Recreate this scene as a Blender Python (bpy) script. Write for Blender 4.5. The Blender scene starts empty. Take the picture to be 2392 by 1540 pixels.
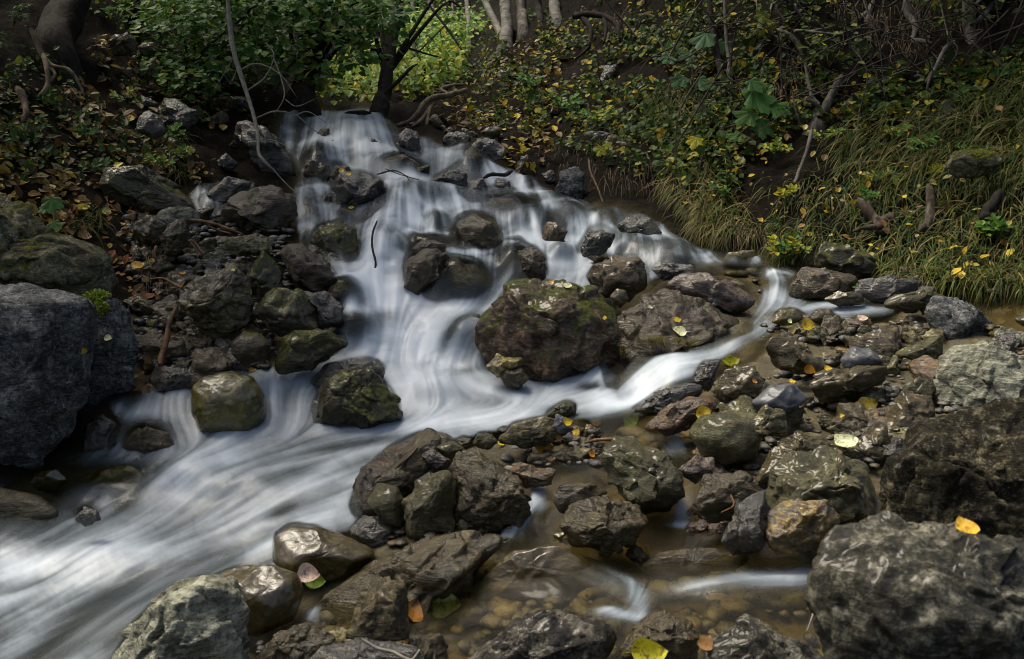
import bpy, bmesh, math, random
import numpy as np
from mathutils import Vector
from mathutils.bvhtree import BVHTree

random.seed(7)
rng = np.random.default_rng(7)
scene = bpy.context.scene
COL = scene.collection

# ------------------------------------------------------------------ camera, sky, sun, exposure
FPX = 2070.0                      # focal length in units of a 2391 x 1540 picture
CU, CV = 1195.5, 770.0
PITCH = math.atan(350 / FPX)
CAM = np.array([0.0, 0.0, 1.2])
cam = bpy.data.cameras.new('camera')
camo = bpy.data.objects.new('camera', cam)
COL.objects.link(camo)
camo.location = CAM
camo.rotation_euler = (math.pi / 2 - PITCH, 0, 0)
cam.sensor_width = 36
cam.lens = 36 * FPX / 2391
cam.clip_start, cam.clip_end = 0.05, 500
cam.dof.use_dof = True
cam.dof.focus_distance = 4.2
cam.dof.aperture_fstop = 7.0
scene.camera = camo

world = bpy.data.worlds.new('World')
scene.world = world
world.use_nodes = True
wn, wl = world.node_tree.nodes, world.node_tree.links
sky = wn.new('ShaderNodeTexSky')
sky.sky_type = 'NISHITA'
sky.sun_disc = False
SUN_EL, SUN_AZ = math.radians(64), math.radians(-62)
sky.sun_elevation = SUN_EL
sky.sun_rotation = SUN_AZ
sky.dust_density = 7.0
sky.air_density = 1.0
wl.new(sky.outputs[0], wn['Background'].inputs[0])
wn['Background'].inputs[1].default_value = 0.06

sl = bpy.data.lights.new('sun', 'SUN')
sl.energy = 1.5
sl.angle = math.radians(32)
sl.color = (1.0, 0.935, 0.79)
so = bpy.data.objects.new('sun', sl)
COL.objects.link(so)
sd = Vector((math.sin(SUN_AZ) * math.cos(SUN_EL), math.cos(SUN_AZ) * math.cos(SUN_EL), math.sin(SUN_EL)))
so.rotation_euler = sd.to_track_quat('Z', 'Y').to_euler()
so.location = (0, 0, 20)

scene.view_settings.view_transform = 'Standard'
scene.view_settings.look = 'None'
scene.view_settings.exposure = 1.7
scene.view_settings.gamma = 1
scene.cycles.max_bounces = 7
scene.cycles.diffuse_bounces = 3
scene.cycles.glossy_bounces = 3
scene.cycles.transparent_max_bounces = 12
scene.cycles.caustics_reflective = False
scene.cycles.caustics_refractive = False
scene.cycles.use_denoising = True
scene.cycles.filter_width = 1.05

# ------------------------------------------------------------------ geometry helpers
RX = np.array([1.0, 0, 0])
FW = np.array([0, math.cos(PITCH), -math.sin(PITCH)])
UP = np.array([0, math.sin(PITCH), math.cos(PITCH)])

def unproj(u, v, d):
    u, v, d = np.broadcast_arrays(np.asarray(u, float), np.asarray(v, float), np.asarray(d, float))
    return CAM + d[..., None] * (FW + RX * ((u - CU) / FPX)[..., None] + UP * ((CV - v) / FPX)[..., None])

_perm = np.random.default_rng(3).permutation(512).astype(np.int64)
_grad = np.random.default_rng(4).normal(size=(512, 3))
_grad /= np.linalg.norm(_grad, axis=1)[:, None]

def pnoise(p):
    p = np.asarray(p, float)
    i = np.floor(p).astype(np.int64)
    f = p - i
    w = f * f * f * (f * (f * 6 - 15) + 10)
    out = np.zeros(len(p))
    for dx in (0, 1):
        for dy in (0, 1):
            for dz in (0, 1):
                h = _perm[(_perm[(_perm[(i[:, 0] + dx) & 511] + i[:, 1] + dy) & 511] + i[:, 2] + dz) & 511]
                g = _grad[h]
                dot = g[:, 0] * (f[:, 0] - dx) + g[:, 1] * (f[:, 1] - dy) + g[:, 2] * (f[:, 2] - dz)
                wx = w[:, 0] if dx else 1 - w[:, 0]
                wy = w[:, 1] if dy else 1 - w[:, 1]
                wz = w[:, 2] if dz else 1 - w[:, 2]
                out += dot * wx * wy * wz
    return out

def fbm(p, octv=4, gain=0.5, lac=2.03):
    a, s = 1.0, np.zeros(len(p))
    for _ in range(octv):
        s += a * pnoise(p)
        p = p * lac + 17.3
        a *= gain
    return s

def ridged(p, octv=3):
    a, s = 1.0, np.zeros(len(p))
    for _ in range(octv):
        s += a * (0.5 - np.abs(pnoise(p)) * 2)
        p = p * 2.1 + 9.1
        a *= 0.5
    return s

def mesh_np(name, verts, faces, smooth=True, color=None, attrs=None):
    """faces: list of int arrays (n,k), one array for each polygon size"""
    me = bpy.data.meshes.new(name)
    verts = np.asarray(verts, np.float32)
    if isinstance(faces, np.ndarray):
        faces = [faces]
    faces = [np.asarray(f, np.int32) for f in faces if len(f)]
    me.vertices.add(len(verts))
    me.vertices.foreach_set('co', verts.ravel())
    nl = sum(f.size for f in faces)
    npoly = sum(len(f) for f in faces)
    me.loops.add(nl)
    me.loops.foreach_set('vertex_index', np.concatenate([f.ravel() for f in faces]))
    me.polygons.add(npoly)
    tot = np.concatenate([np.full(len(f), f.shape[1], np.int32) for f in faces])
    start = np.concatenate([[0], np.cumsum(tot)[:-1]]).astype(np.int32)
    me.polygons.foreach_set('loop_start', start)
    me.polygons.foreach_set('loop_total', tot)
    me.polygons.foreach_set('use_smooth', np.full(npoly, smooth, bool))
    if color is not None:
        a = me.attributes.new('tint', 'FLOAT_COLOR', 'POINT')
        c = np.ones((len(verts), 4), np.float32)
        c[:, :3] = color
        a.data.foreach_set('color', c.ravel())
    for k, val in (attrs or {}).items():
        a = me.attributes.new(k, 'FLOAT', 'POINT')
        a.data.foreach_set('value', np.asarray(val, np.float32))
    me.update(calc_edges=True)
    me.validate()
    return me

def obj(name, me, mat, parent=None, loc=None):
    o = bpy.data.objects.new(name, me)
    COL.objects.link(o)
    if me is not None and mat is not None:
        for m in (mat if isinstance(mat, (list, tuple)) else [mat]):
            me.materials.append(m)
    if parent is not None:
        o.parent = parent
    if loc is not None:
        o.location = loc
    return o

def tag(o, label=None, cat=None, group=None, kind=None):
    if label: o['label'] = label
    if cat: o['category'] = cat
    if group: o['group'] = group
    if kind: o['kind'] = kind
    return o

def empty(name, loc, label, cat, group=None):
    o = bpy.data.objects.new(name, None)
    COL.objects.link(o)
    o.location = loc
    o.empty_display_size = 0.05
    return tag(o, label, cat, group)

def pts(s):
    a = [float(x) for x in s.replace(',', ' ').split()]
    return np.array(a).reshape(-1, 2)

# ------------------------------------------------------------------ lie of the land: distance of the ground
DC = """
-1300 1700 1.9  -400 1700 2.0  300 1700 2.02  1000 1700 2.0  1700 1700 1.95  2500 1700 1.85  3600 1700 1.7
0 1540 2.25  600 1540 2.25  1200 1540 2.2  1800 1540 2.15  2391 1540 2.05  -1000 1500 2.2  3400 1500 2.0
0 1300 2.75  500 1300 2.75  1000 1300 2.62  1500 1300 2.55  1950 1300 2.45  2391 1300 2.3  -800 1250 2.5
150 1120 3.1  600 1120 3.05  1000 1130 2.92  1400 1130 2.85  1800 1130 2.72  2200 1130 2.55  2391 1100 2.5
300 1000 3.3  700 990 3.35  1100 990 3.35  1500 990 3.2  1800 990 3.05  2200 980 2.85  2391 950 2.85
950 890 3.65  1250 890 3.6  600 860 3.6  330 880 3.5  1450 890 3.5  1650 860 3.45  2000 860 3.35  2391 820 3.15
900 780 3.8  1100 780 3.85  1600 770 3.8  1850 760 3.75  2200 740 3.65  2391 720 3.55  3300 700 2.9
850 650 4.05  1050 690 4.0  1250 660 4.15  1600 640 4.35  1800 650 4.25  2050 690 4.0  2300 670 3.85
800 560 4.3  1050 560 4.4  1300 580 4.5  1600 590 4.6  1780 590 4.6  2000 580 4.45  2391 600 4.0
960 470 4.85  1150 470 5.0  1400 500 5.1  1550 520 5.0
1000 430 5.2  1200 420 5.5  800 400 5.55  700 380 5.6  950 400 5.5  700 430 5.15  650 480 4.85
680 320 5.95  800 320 5.95  1040 330 6.2  1120 345 6.1
700 252 6.4  800 262 6.4  890 258 6.5  960 300 6.4
760 238 7.6  860 238 7.7  1000 270 6.7  1080 270 6.7  930 225 8.0
800 200 10.5  950 180 10.5  1080 150 10.5  850 100 16  1000 60 17  850 0 21  1050 0 19 900 -300 25 900 -600 28
1200 300 6.6  1200 180 8.0  1150 110 9.0  1250 60 9.4  1250 0 10.5
1300 450 5.6  1350 300 6.4  1400 150 7.4  1400 0 8.4  1400 -400 9.5
1500 450 5.25  1600 300 5.8  1600 150 6.5  1600 0 7.0
1700 520 4.85  1850 420 5.0  1850 250 5.5  1850 100 5.9  1850 0 6.2  1900 -400 7.2
2100 520 4.5  2200 400 4.7  2200 250 5.1  2200 100 5.5  2200 0 5.8  2391 450 4.3  2391 250 4.8  2391 50 5.2  2391 -300 6
3300 450 3.5  3300 100 4.2  3300 -400 5.0
500 860 3.6  400 760 3.85  300 700 3.95  500 650 4.1  650 700 3.98  700 760 3.85
350 580 4.25  550 560 4.4  680 570 4.3  450 490 4.7  560 460 4.85  250 520 4.3  120 520 4.1  0 480 4.0
250 400 4.8  400 380 5.15  550 400 5.3  600 330 5.7  450 280 5.75  250 300 5.1  100 350 4.6  0 300 4.5
500 200 6.5  350 180 6.1  200 150 5.6  50 150 5.0  620 210 7.0  650 120 8.2  450 80 7.6  300 60 6.6  150 0 5.8  0 0 5.3
400 0 8.0  600 0 10.5  300 -400 8.5 -50 -400 6  -900 500 3.2  -900 100 4.0  -900 -400 5.0
0 900 3.25  100 1000 3.2  -300 800 3.1  -900 900 2.7
"""
_dc = np.array([float(x) for x in DC.split()]).reshape(-1, 3)
_cp = _dc[:, :2] / 1000
_n = len(_cp)
_K = np.linalg.norm(_cp[:, None] - _cp[None], axis=2)
_A = np.zeros((_n + 3, _n + 3))
_A[:_n, :_n] = -_K + np.eye(_n) * 0.012
_A[:_n, _n] = 1; _A[:_n, _n + 1:] = _cp
_A[_n, :_n] = 1; _A[_n + 1:, :_n] = _cp.T
_w = np.linalg.solve(_A, np.concatenate([np.log(_dc[:, 2]), [0, 0, 0]]))

def dground(u, v):
    u, v = np.broadcast_arrays(np.asarray(u, float), np.asarray(v, float))
    q = np.stack([u.ravel(), v.ravel()], 1) / 1000
    out = np.zeros(len(q))
    for k in range(0, len(q), 40000):
        qq = q[k:k + 40000]
        r = np.linalg.norm(qq[:, None] - _cp[None], axis=2)
        out[k:k + 40000] = -r @ _w[:_n] + _w[_n] + qq @ _w[_n + 1:]
    return np.exp(out).reshape(u.shape)

def inpoly(u, v, poly):
    inside = np.zeros(np.shape(u), bool)
    n = len(poly)
    for i in range(n):
        x1, y1 = poly[i]; x2, y2 = poly[(i + 1) % n]
        if y1 == y2: continue
        c = ((y1 > v) != (y2 > v)) & (u < (x2 - x1) * (v - y1) / (y2 - y1) + x1)
        inside ^= c
    return inside

def blur(a, s):
    """separable gaussian"""
    r = int(3 * s) + 1
    k = np.exp(-0.5 * (np.arange(-r, r + 1) / s) ** 2); k /= k.sum()
    p = np.pad(a, ((r, r), (0, 0)), mode='edge')
    b = np.zeros_like(a, float)
    for i, w in enumerate(k): b += w * p[i:i + a.shape[0]]
    p = np.pad(b, ((0, 0), (r, r)), mode='edge')
    c = np.zeros_like(b)
    for i, w in enumerate(k): c += w * p[:, i:i + a.shape[1]]
    return c

def catmull(P, n):
    P = np.asarray(P, float)
    Q = np.vstack([2 * P[0] - P[1], P, 2 * P[-1] - P[-2]])
    t = np.linspace(0, len(P) - 1 - 1e-9, n)
    i = t.astype(int); f = (t - i)[:, None]
    a, b, c, d = Q[i], Q[i + 1], Q[i + 2], Q[i + 3]
    return 0.5 * (2 * b + (c - a) * f + (2 * a - 5 * b + 4 * c - d) * f ** 2 + (3 * b - a - 3 * c + d) * f ** 3)

def smooth01(x, a, b):
    t = np.clip((x - a) / (b - a), 0, 1)
    return t * t * (3 - 2 * t)

# ------------------------------------------------------------------ materials
class NT:
    def __init__(s, name):
        s.m = bpy.data.materials.new(name); s.m.use_nodes = True
        s.t = s.m.node_tree; s.t.nodes.clear()
        s.out = s.n('ShaderNodeOutputMaterial')
    def n(s, kind, **kw):
        x = s.t.nodes.new(kind)
        for k, v in kw.items(): setattr(x, k, v)
        return x
    def l(s, a, b): s.t.links.new(a, b)
    def set(s, sock, v):
        if hasattr(v, 'is_output'): s.l(v, sock)
        else: sock.default_value = v
    def noise(s, vec, scale, detail=6, rough=0.6, dist=0.0):
        x = s.n('ShaderNodeTexNoise'); s.l(vec, x.inputs['Vector'])
        x.inputs['Scale'].default_value = scale; x.inputs['Detail'].default_value = detail
        x.inputs['Roughness'].default_value = rough; x.inputs['Distortion'].default_value = dist
        return x.outputs['Fac']
    def ramp(s, fac, stops):
        x = s.n('ShaderNodeValToRGB'); s.l(fac, x.inputs[0])
        e = x.color_ramp.elements
        while len(e) < len(stops): e.new(0.5)
        for k, (p, c) in enumerate(stops):
            e[k].position = p
            e[k].color = (*c, 1) if not isinstance(c, (int, float)) else (c, c, c, 1)
        return x.outputs[0]
    def math(s, op, a, b=None, clamp=False):
        x = s.n('ShaderNodeMath', operation=op, use_clamp=clamp)
        s.set(x.inputs[0], a)
        if b is not None: s.set(x.inputs[1], b)
        return x.outputs[0]
    def mix(s, fac, a, b, mode='MIX'):
        x = s.n('ShaderNodeMix', data_type='RGBA', blend_type=mode)
        s.set(x.inputs[0], fac)
        for sock, v in ((x.inputs[6], a), (x.inputs[7], b)):
            if isinstance(v, tuple): v = (*v, 1)
            s.set(sock, v)
        return x.outputs[2]

GAIN = 1.3
def rockmat(name, dark, mid, light, rough=0.45, moss=0.0, fleck=0.0, vein=0.0, strata=0.35, algae=None, coat=0.0, scale=1.0, bump=0.75, tone=(1.1, 1.0, 0.62)):
    dark, mid, light = (tuple(min(0.5, GAIN * x * t) for x, t in zip(c, tone)) for c in (dark, mid, light))
    b = NT(name)
    tc = b.n('ShaderNodeTexCoord'); oi = b.n('ShaderNodeObjectInfo')
    off = b.n('ShaderNodeVectorMath', operation='MULTIPLY_ADD')
    cx = b.n('ShaderNodeCombineXYZ')
    for i in range(3): b.l(b.math('MULTIPLY', oi.outputs['Random'], (37.0, 53.0, 71.0)[i]), cx.inputs[i])
    b.l(tc.outputs['Object'], off.inputs[0]); off.inputs[1].default_value = (scale,) * 3; b.l(cx.outputs[0], off.inputs[2])
    vec = off.outputs[0]
    mp = b.n('ShaderNodeMapping'); b.l(vec, mp.inputs[0])
    rot = b.n('ShaderNodeCombineXYZ'); b.l(b.math('MULTIPLY', oi.outputs['Random'], 5.0), rot.inputs[1]); rot.inputs[0].default_value = 0.4
    b.l(rot.outputs[0], mp.inputs['Rotation']); mp.inputs['Scale'].default_value = (1, 1, 5)
    n1 = b.noise(vec, 11, 10, 0.7, 0.6)
    n2 = b.noise(mp.outputs[0], 10, 9, 0.7, 1.0)
    n3 = b.noise(vec, 55, 6, 0.75, 0.3)
    f = b.math('ADD', b.math('MULTIPLY', n1, 0.62 - strata * 0.8), b.math('ADD', b.math('MULTIPLY', n2, strata * 0.8), b.math('MULTIPLY', n3, 0.38)))
    col = b.ramp(f, [(0.41, dark), (0.5, mid), (0.595, light)])
    hsv = b.n('ShaderNodeHueSaturation'); b.l(col, hsv.inputs['Color'])
    b.l(b.math('ADD', b.math('MULTIPLY', oi.outputs['Random'], 0.5), 0.75), hsv.inputs['Value'])
    b.l(b.math('ADD', b.math('MULTIPLY', oi.outputs['Random'], 0.03), 0.485), hsv.inputs['Hue'])
    col = hsv.outputs[0]
    if algae:
        na = b.noise(vec, 5.3, 6, 0.6, 0.8)
        col = b.mix(b.ramp(na, [(0.38, 0.0), (0.56, 0.9)]), col, algae)
    if fleck:
        nf = b.noise(vec, 85, 3, 0.6)
        nfm = b.noise(vec, 12, 3, 0.6)
        fm = b.math('MULTIPLY', b.ramp(nf, [(0.58, 0.0), (0.68, 1.0)]), b.ramp(nfm, [(0.42, 0.0), (0.6, fleck)]))
        col = b.mix(fm, col, (0.36, 0.37, 0.35))
    if vein:
        nv = b.noise(mp.outputs[0], 4, 4, 0.6, 2.2)
        vm = b.ramp(b.math('ABSOLUTE', b.math('SUBTRACT', nv, 0.5)), [(0.0, vein), (0.014, 0.0)])
        col = b.mix(vm, col, (0.42, 0.42, 0.40))
    r = b.ramp(b.noise(vec, 11, 6, 0.6), [(0.35, max(0.2, rough - 0.08)), (0.65, min(1, rough + (0.16 if coat >= .6 else 0.3)))])
    vo = b.n('ShaderNodeTexVoronoi', feature='DISTANCE_TO_EDGE'); vo.inputs['Scale'].default_value = 11
    nd = b.n('ShaderNodeVectorMath', operation='ADD')
    nz = b.n('ShaderNodeTexNoise'); b.l(vec, nz.inputs['Vector']); nz.inputs['Scale'].default_value = 9; nz.inputs['Detail'].default_value = 5
    sc = b.n('ShaderNodeVectorMath', operation='SCALE'); b.l(nz.outputs['Color'], sc.inputs[0]); sc.inputs['Scale'].default_value = 0.22
    b.l(vec, nd.inputs[0]); b.l(sc.outputs[0], nd.inputs[1]); b.l(nd.outputs[0], vo.inputs['Vector'])
    crack = b.ramp(vo.outputs['Distance'], [(0.0, 0.0), (0.03, 1.0)])
    h = b.math('ADD', b.math('MULTIPLY', n1, 0.8), b.math('ADD', b.math('MULTIPLY', n2, 0.9), b.math('ADD', b.math('MULTIPLY', n3, 0.6), b.math('MULTIPLY', crack, 0.10))))
    pr = b.n('ShaderNodeBsdfPrincipled')
    if moss:
        ge = b.n('ShaderNodeNewGeometry'); sx = b.n('ShaderNodeSeparateXYZ'); b.l(ge.outputs['Normal'], sx.inputs[0])
        nm = b.noise(vec, 6, 8, 0.7, 0.5)
        mm = b.math('ADD', b.math('MULTIPLY', sx.outputs[2], 0.22), b.math('ADD', nm, moss))
        mk = b.ramp(mm, [(0.66, 0.0), (0.74, 1.0)])
        mc = b.ramp(b.noise(vec, 60, 4, 0.7), [(0.35, (0.025, 0.028, 0.004)), (0.55, (0.075, 0.08, 0.008)), (0.7, (0.16, 0.165, 0.015))])
        col = b.mix(mk, col, mc)
        r = b.mix(mk, r, (0.95, 0.95, 0.95))
        h = b.math('ADD', h, b.math('MULTIPLY', mk, b.math('ADD', 0.2, b.math('MULTIPLY', b.noise(vec, 120, 3, 0.7), 0.8))))
    bp = b.n('ShaderNodeBump'); bp.inputs['Strength'].default_value = bump; bp.inputs['Distance'].default_value = 0.03
    b.l(h, bp.inputs['Height'])
    b.l(col, pr.inputs['Base Color']); b.l(r, pr.inputs['Roughness']); b.l(bp.outputs[0], pr.inputs['Normal'])
    pr.inputs['Specular IOR Level'].default_value = 0.12 + 0.25 * min(1, coat * 1.4)
    pr.inputs['Coat Weight'].default_value = min(1, coat * 1.2)
    pr.inputs['Coat Roughness'].default_value = 0.1
    if coat >= .4:
        b2 = b.n('ShaderNodeBump'); b2.inputs['Strength'].default_value = 0.4 * min(1, bump * 1.4); b2.inputs['Distance'].default_value = 0.03; b.l(h, b2.inputs['Height']); b.l(b2.outputs[0], pr.inputs['Coat Normal'])
    b.l(pr.outputs[0], b.out.inputs[0])
    return b.m

M = {}
M['slate'] = rockmat('blue_grey_slate', (0.010, 0.011, 0.0125), (0.036, 0.039, 0.043), (0.15, 0.155, 0.16), 0.6, fleck=0.6, vein=0.35, strata=0.2, scale=1.2, tone=(1.03, 1, .9))
M['lichen'] = rockmat('lichen_grey_rock', (0.03, 0.032, 0.028), (0.085, 0.09, 0.08), (0.22, 0.23, 0.2), 0.8, moss=0.02, fleck=0.9, strata=0.3)
M['mossy'] = rockmat('mossy_wet_rock', (0.01, 0.009, 0.007), (0.035, 0.03, 0.024), (0.1, 0.09, 0.075), 0.4, moss=0.07, algae=(0.03, 0.026, 0.008), coat=0.3)
M['wet'] = rockmat('black_wet_rock', (0.004, 0.0036, 0.003), (0.013, 0.0115, 0.0085), (0.05, 0.045, 0.036), 0.3, coat=0.7, strata=0.3)
M['wetbrown'] = rockmat('brown_wet_rock', (0.006, 0.0045, 0.0022), (0.024, 0.018, 0.009), (0.085, 0.065, 0.036), 0.3, coat=0.42, algae=(0.045, 0.032, 0.006))
M['olive'] = rockmat('smooth_olive_stone', (0.014, 0.012, 0.0025), (0.034, 0.029, 0.006), (0.065, 0.056, 0.016), 0.4, coat=0.65, strata=0.25, bump=0.2)
M['purple'] = rockmat('purple_brown_rock', (0.016, 0.012, 0.011), (0.06, 0.045, 0.045), (0.16, 0.125, 0.125), 0.4, moss=0.0, coat=0.3, algae=(0.04, 0.03, 0.008), fleck=0.15)
M['pmoss'] = rockmat('purple_mossy_rock', (0.011, 0.007, 0.0055), (0.045, 0.031, 0.028), (0.16, 0.115, 0.11), 0.42, moss=0.07, coat=0.25, fleck=0.15)
M['red'] = rockmat('red_brown_slab', (0.012, 0.007, 0.006), (0.04, 0.026, 0.022), (0.1, 0.07, 0.06), 0.22, coat=0.8)
M['mottle'] = rockmat('dark_mottled_rock', (0.004, 0.004, 0.004), (0.018, 0.017, 0.015), (0.13, 0.125, 0.115), 0.75, strata=0.1, fleck=0.35, scale=1.3)
M['brownmottle'] = rockmat('brown_mottled_rock', (0.008, 0.0075, 0.006), (0.03, 0.028, 0.022), (0.17, 0.16, 0.14), 0.7, strata=0.12, fleck=0.3, scale=1.3, coat=0.2, tone=(1.03, 1, .84))
M['grey'] = rockmat('grey_stone', (0.018, 0.017, 0.012), (0.065, 0.061, 0.048), (0.20, 0.19, 0.155), 0.5, fleck=0.25, coat=0.15)
M['greygreen'] = rockmat('grey_green_stone', (0.014, 0.015, 0.009), (0.05, 0.051, 0.034), (0.16, 0.16, 0.12), 0.42, algae=(0.045, 0.04, 0.015), coat=0.3)
M['pale'] = rockmat('pale_banded_rock', (0.028, 0.027, 0.02), (0.12, 0.12, 0.095), (0.30, 0.30, 0.25), 0.7, strata=0.45, vein=0.4, tone=(1, 1, .9))
M['schist'] = rockmat('banded_schist', (0.011, 0.009, 0.005), (0.052, 0.044, 0.03), (0.2, 0.175, 0.13), 0.38, strata=0.6, coat=0.35, algae=(0.045, 0.034, 0.01))
M['orange'] = rockmat('orange_stained_stone', (0.016, 0.009, 0.003), (0.055, 0.032, 0.006), (0.13, 0.08, 0.018), 0.3, coat=0.6)
M['gold'] = rockmat('golden_wet_stone', (0.012, 0.009, 0.002), (0.045, 0.03, 0.006), (0.26, 0.18, 0.04), 0.25, coat=0.8, strata=0.4)
M['bluepeb'] = rockmat('smooth_blue_pebble', (0.03, 0.032, 0.033), (0.05, 0.053, 0.055), (0.085, 0.089, 0.092), 0.5, coat=0.2, strata=0.15, bump=0.12, tone=(1, 1, 1))
M['plum'] = rockmat('plum_stone', (0.015, 0.010, 0.009), (0.045, 0.032, 0.032), (0.13, 0.10, 0.10), 0.3, coat=0.5)

def simple(name, stops, scale=20, rough=0.8, bump=0.3, stretch=(1, 1, 1), dist=0.01, detail=6):
    b = NT(name)
    tc = b.n('ShaderNodeTexCoord')
    mp = b.n('ShaderNodeMapping'); b.l(tc.outputs['Object'], mp.inputs[0]); mp.inputs['Scale'].default_value = stretch
    f = b.noise(mp.outputs[0], scale, detail, 0.65, 0.4)
    pr = b.n('ShaderNodeBsdfPrincipled')
    b.l(b.ramp(f, stops), pr.inputs['Base Color']); pr.inputs['Roughness'].default_value = rough; pr.inputs['Specular IOR Level'].default_value = 0.12
    bp = b.n('ShaderNodeBump'); bp.inputs['Strength'].default_value = bump; bp.inputs['Distance'].default_value = dist
    b.l(f, bp.inputs['Height']); b.l(bp.outputs[0], pr.inputs['Normal']); b.l(pr.outputs[0], b.out.inputs[0])
    return b.m

M['bark'] = simple('grey_bark', [(0.3, (0.025, 0.022, 0.018)), (0.5, (0.09, 0.08, 0.065)), (0.7, (0.2, 0.18, 0.15))], 16, 0.85, 0.8, (1, 1, 0.35), 0.02)
M['darkbark'] = simple('dark_bark', [(0.3, (0.006, 0.005, 0.004)), (0.5, (0.018, 0.015, 0.012)), (0.75, (0.05, 0.043, 0.035))], 14, 0.9, 0.8, (1, 1, 0.35), 0.02)
M['birch'] = simple('birch_bark', [(0.34, (0.015, 0.013, 0.010)), (0.44, (0.10, 0.093, 0.078)), (0.7, (0.24, 0.225, 0.19))], 9, 0.8, 0.4, (1, 1, 2.5))
M['oldwood'] = simple('old_grey_wood', [(0.3, (0.012, 0.009, 0.006)), (0.5, (0.05, 0.04, 0.028)), (0.7, (0.13, 0.11, 0.085))], 18, 0.9, 0.9, (1, 1, 0.3), 0.02)
M['root'] = simple('root_wood', [(0.3, (0.045, 0.032, 0.02)), (0.5, (0.12, 0.088, 0.055)), (0.7, (0.23, 0.18, 0.12))], 24, 0.8, 0.7, (1, 1, 0.5))
M['redstick'] = simple('red_brown_stick', [(0.3, (0.02, 0.009, 0.005)), (0.5, (0.10, 0.05, 0.024)), (0.7, (0.22, 0.125, 0.06))], 24, 0.55, 0.5, (1, 1, 0.5))
M['twig'] = simple('dark_twig', [(0.3, (0.012, 0.009, 0.007)), (0.7, (0.05, 0.04, 0.032))], 30, 0.7, 0.4)
M['paletwig'] = simple('pale_twig', [(0.3, (0.09, 0.08, 0.065)), (0.7, (0.24, 0.22, 0.18))], 30, 0.8, 0.4)

def leafmat(name, trans=0.35, rough=0.5):
    b = NT(name)
    at = b.n('ShaderNodeAttribute', attribute_name='tint')
    tc = b.n('ShaderNodeTexCoord')
    f = b.noise(tc.outputs['Object'], 45, 3, 0.6)
    c = b.mix(1.0, at.outputs['Color'], b.ramp(f, [(0.3, 0.72), (0.7, 1.15)]), 'MULTIPLY')
    pr = b.n('ShaderNodeBsdfPrincipled'); b.l(c, pr.inputs['Base Color']); pr.inputs['Roughness'].default_value = rough; pr.inputs['Specular IOR Level'].default_value = 0.13
    tl = b.n('ShaderNodeBsdfTranslucent'); b.l(c, tl.inputs[0])
    mx = b.n('ShaderNodeMixShader'); mx.inputs[0].default_value = trans
    b.l(pr.outputs[0], mx.inputs[1]); b.l(tl.outputs[0], mx.inputs[2]); b.l(mx.outputs[0], b.out.inputs[0])
    return b.m
M['leaf'] = leafmat('leaf')
M['litter'] = leafmat('fallen_leaf', 0.15, 0.45)
b = NT('wet_fallen_leaf')
at = b.n('ShaderNodeAttribute', attribute_name='tint'); tc = b.n('ShaderNodeTexCoord')
n_ = b.noise(tc.outputs['Object'], 60, 6, 0.7, 0.5); oi = b.n('ShaderNodeObjectInfo')
c_ = b.mix(b.ramp(n_, [(0.5, 0.0), (0.62, 0.85)]), at.outputs['Color'], (0.10, 0.05, 0.015))
c_ = b.mix(1.0, c_, b.ramp(b.noise(tc.outputs['Object'], 25, 4, 0.6), [(0.3, 0.6), (0.7, 1.15)]), 'MULTIPLY')
pr = b.n('ShaderNodeBsdfPrincipled'); b.l(c_, pr.inputs['Base Color']); pr.inputs['Roughness'].default_value = 0.35; pr.inputs['Specular IOR Level'].default_value = 0.35
tl = b.n('ShaderNodeBsdfTranslucent'); b.l(c_, tl.inputs[0]); mx = b.n('ShaderNodeMixShader'); mx.inputs[0].default_value = 0.2
b.l(pr.outputs[0], mx.inputs[1]); b.l(tl.outputs[0], mx.inputs[2]); b.l(mx.outputs[0], b.out.inputs[0]); M['fallen'] = b.m
M['grass'] = leafmat('grass_blade', 0.3, 0.55)

# ------------------------------------------------------------------ water outlines (which ground lies under water)
W_MAIN = pts("""668 252 700 246 760 262 800 262 850 252 895 262 925 300 945 330 985 325 1000 320 1040 345 1075 335 1110 335 1150 385
1200 400 1240 430 1300 458 1350 468 1400 500 1440 490 1480 498 1540 520 1580 560 1625 590 1690 605 1690 625 1600 628 1530 650 1440 720 1400 800
1410 850 1440 880 1440 925 1500 935 1470 960 1390 975 1280 985 1180 1003 1060 1035 960 1080 850 1150 840 1235 720 1262 680 1330 560 1360 460 1400 360 1470 280 1560
150 1760 -700 1760 -700 1150 -100 1140 60 1100 180 1055 250 1030 290 1000 262 960 240 930 330 895 450 880 570 858 700 852 770 800
790 740 800 690 750 650 715 590 700 570 690 500 690 440 705 405 680 380 645 315""")
W_SIDE = pts("""1610 588 1770 588 1800 618 1860 628 1855 688 1960 690 2090 704 2090 735 1960 748 1830 765 1770 800 1690 838 1640 868 1610 905 1560 935
1480 962 1425 945 1435 900 1470 850 1530 812 1650 803 1740 770 1765 720 1778 680 1765 645 1620 630""")
W_LEFT = pts("""435 455 480 432 520 425 600 428 585 450 545 470 525 505 470 510 455 480""")
W_POOL = pts("""1370 975 1480 960 1560 965 1640 990 1640 1060 1625 1110 1640 1180 1700 1240 1800 1265 1940 1270 2050 1330 1960 1400 1930 1500 1800 1560 1500 1580 1100 1580 800 1560 640 1540
560 1480 600 1420 690 1380 700 1440 780 1400 900 1330 1050 1290 1160 1262 1190 1210 1240 1150 1190 1090 1250 1060 1380 1080 1410 1040 1400 1010""")
W_DARK = pts("""2150 690 2330 690 2700 690 2700 790 2420 790 2330 770 2250 740 2160 725""")

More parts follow.
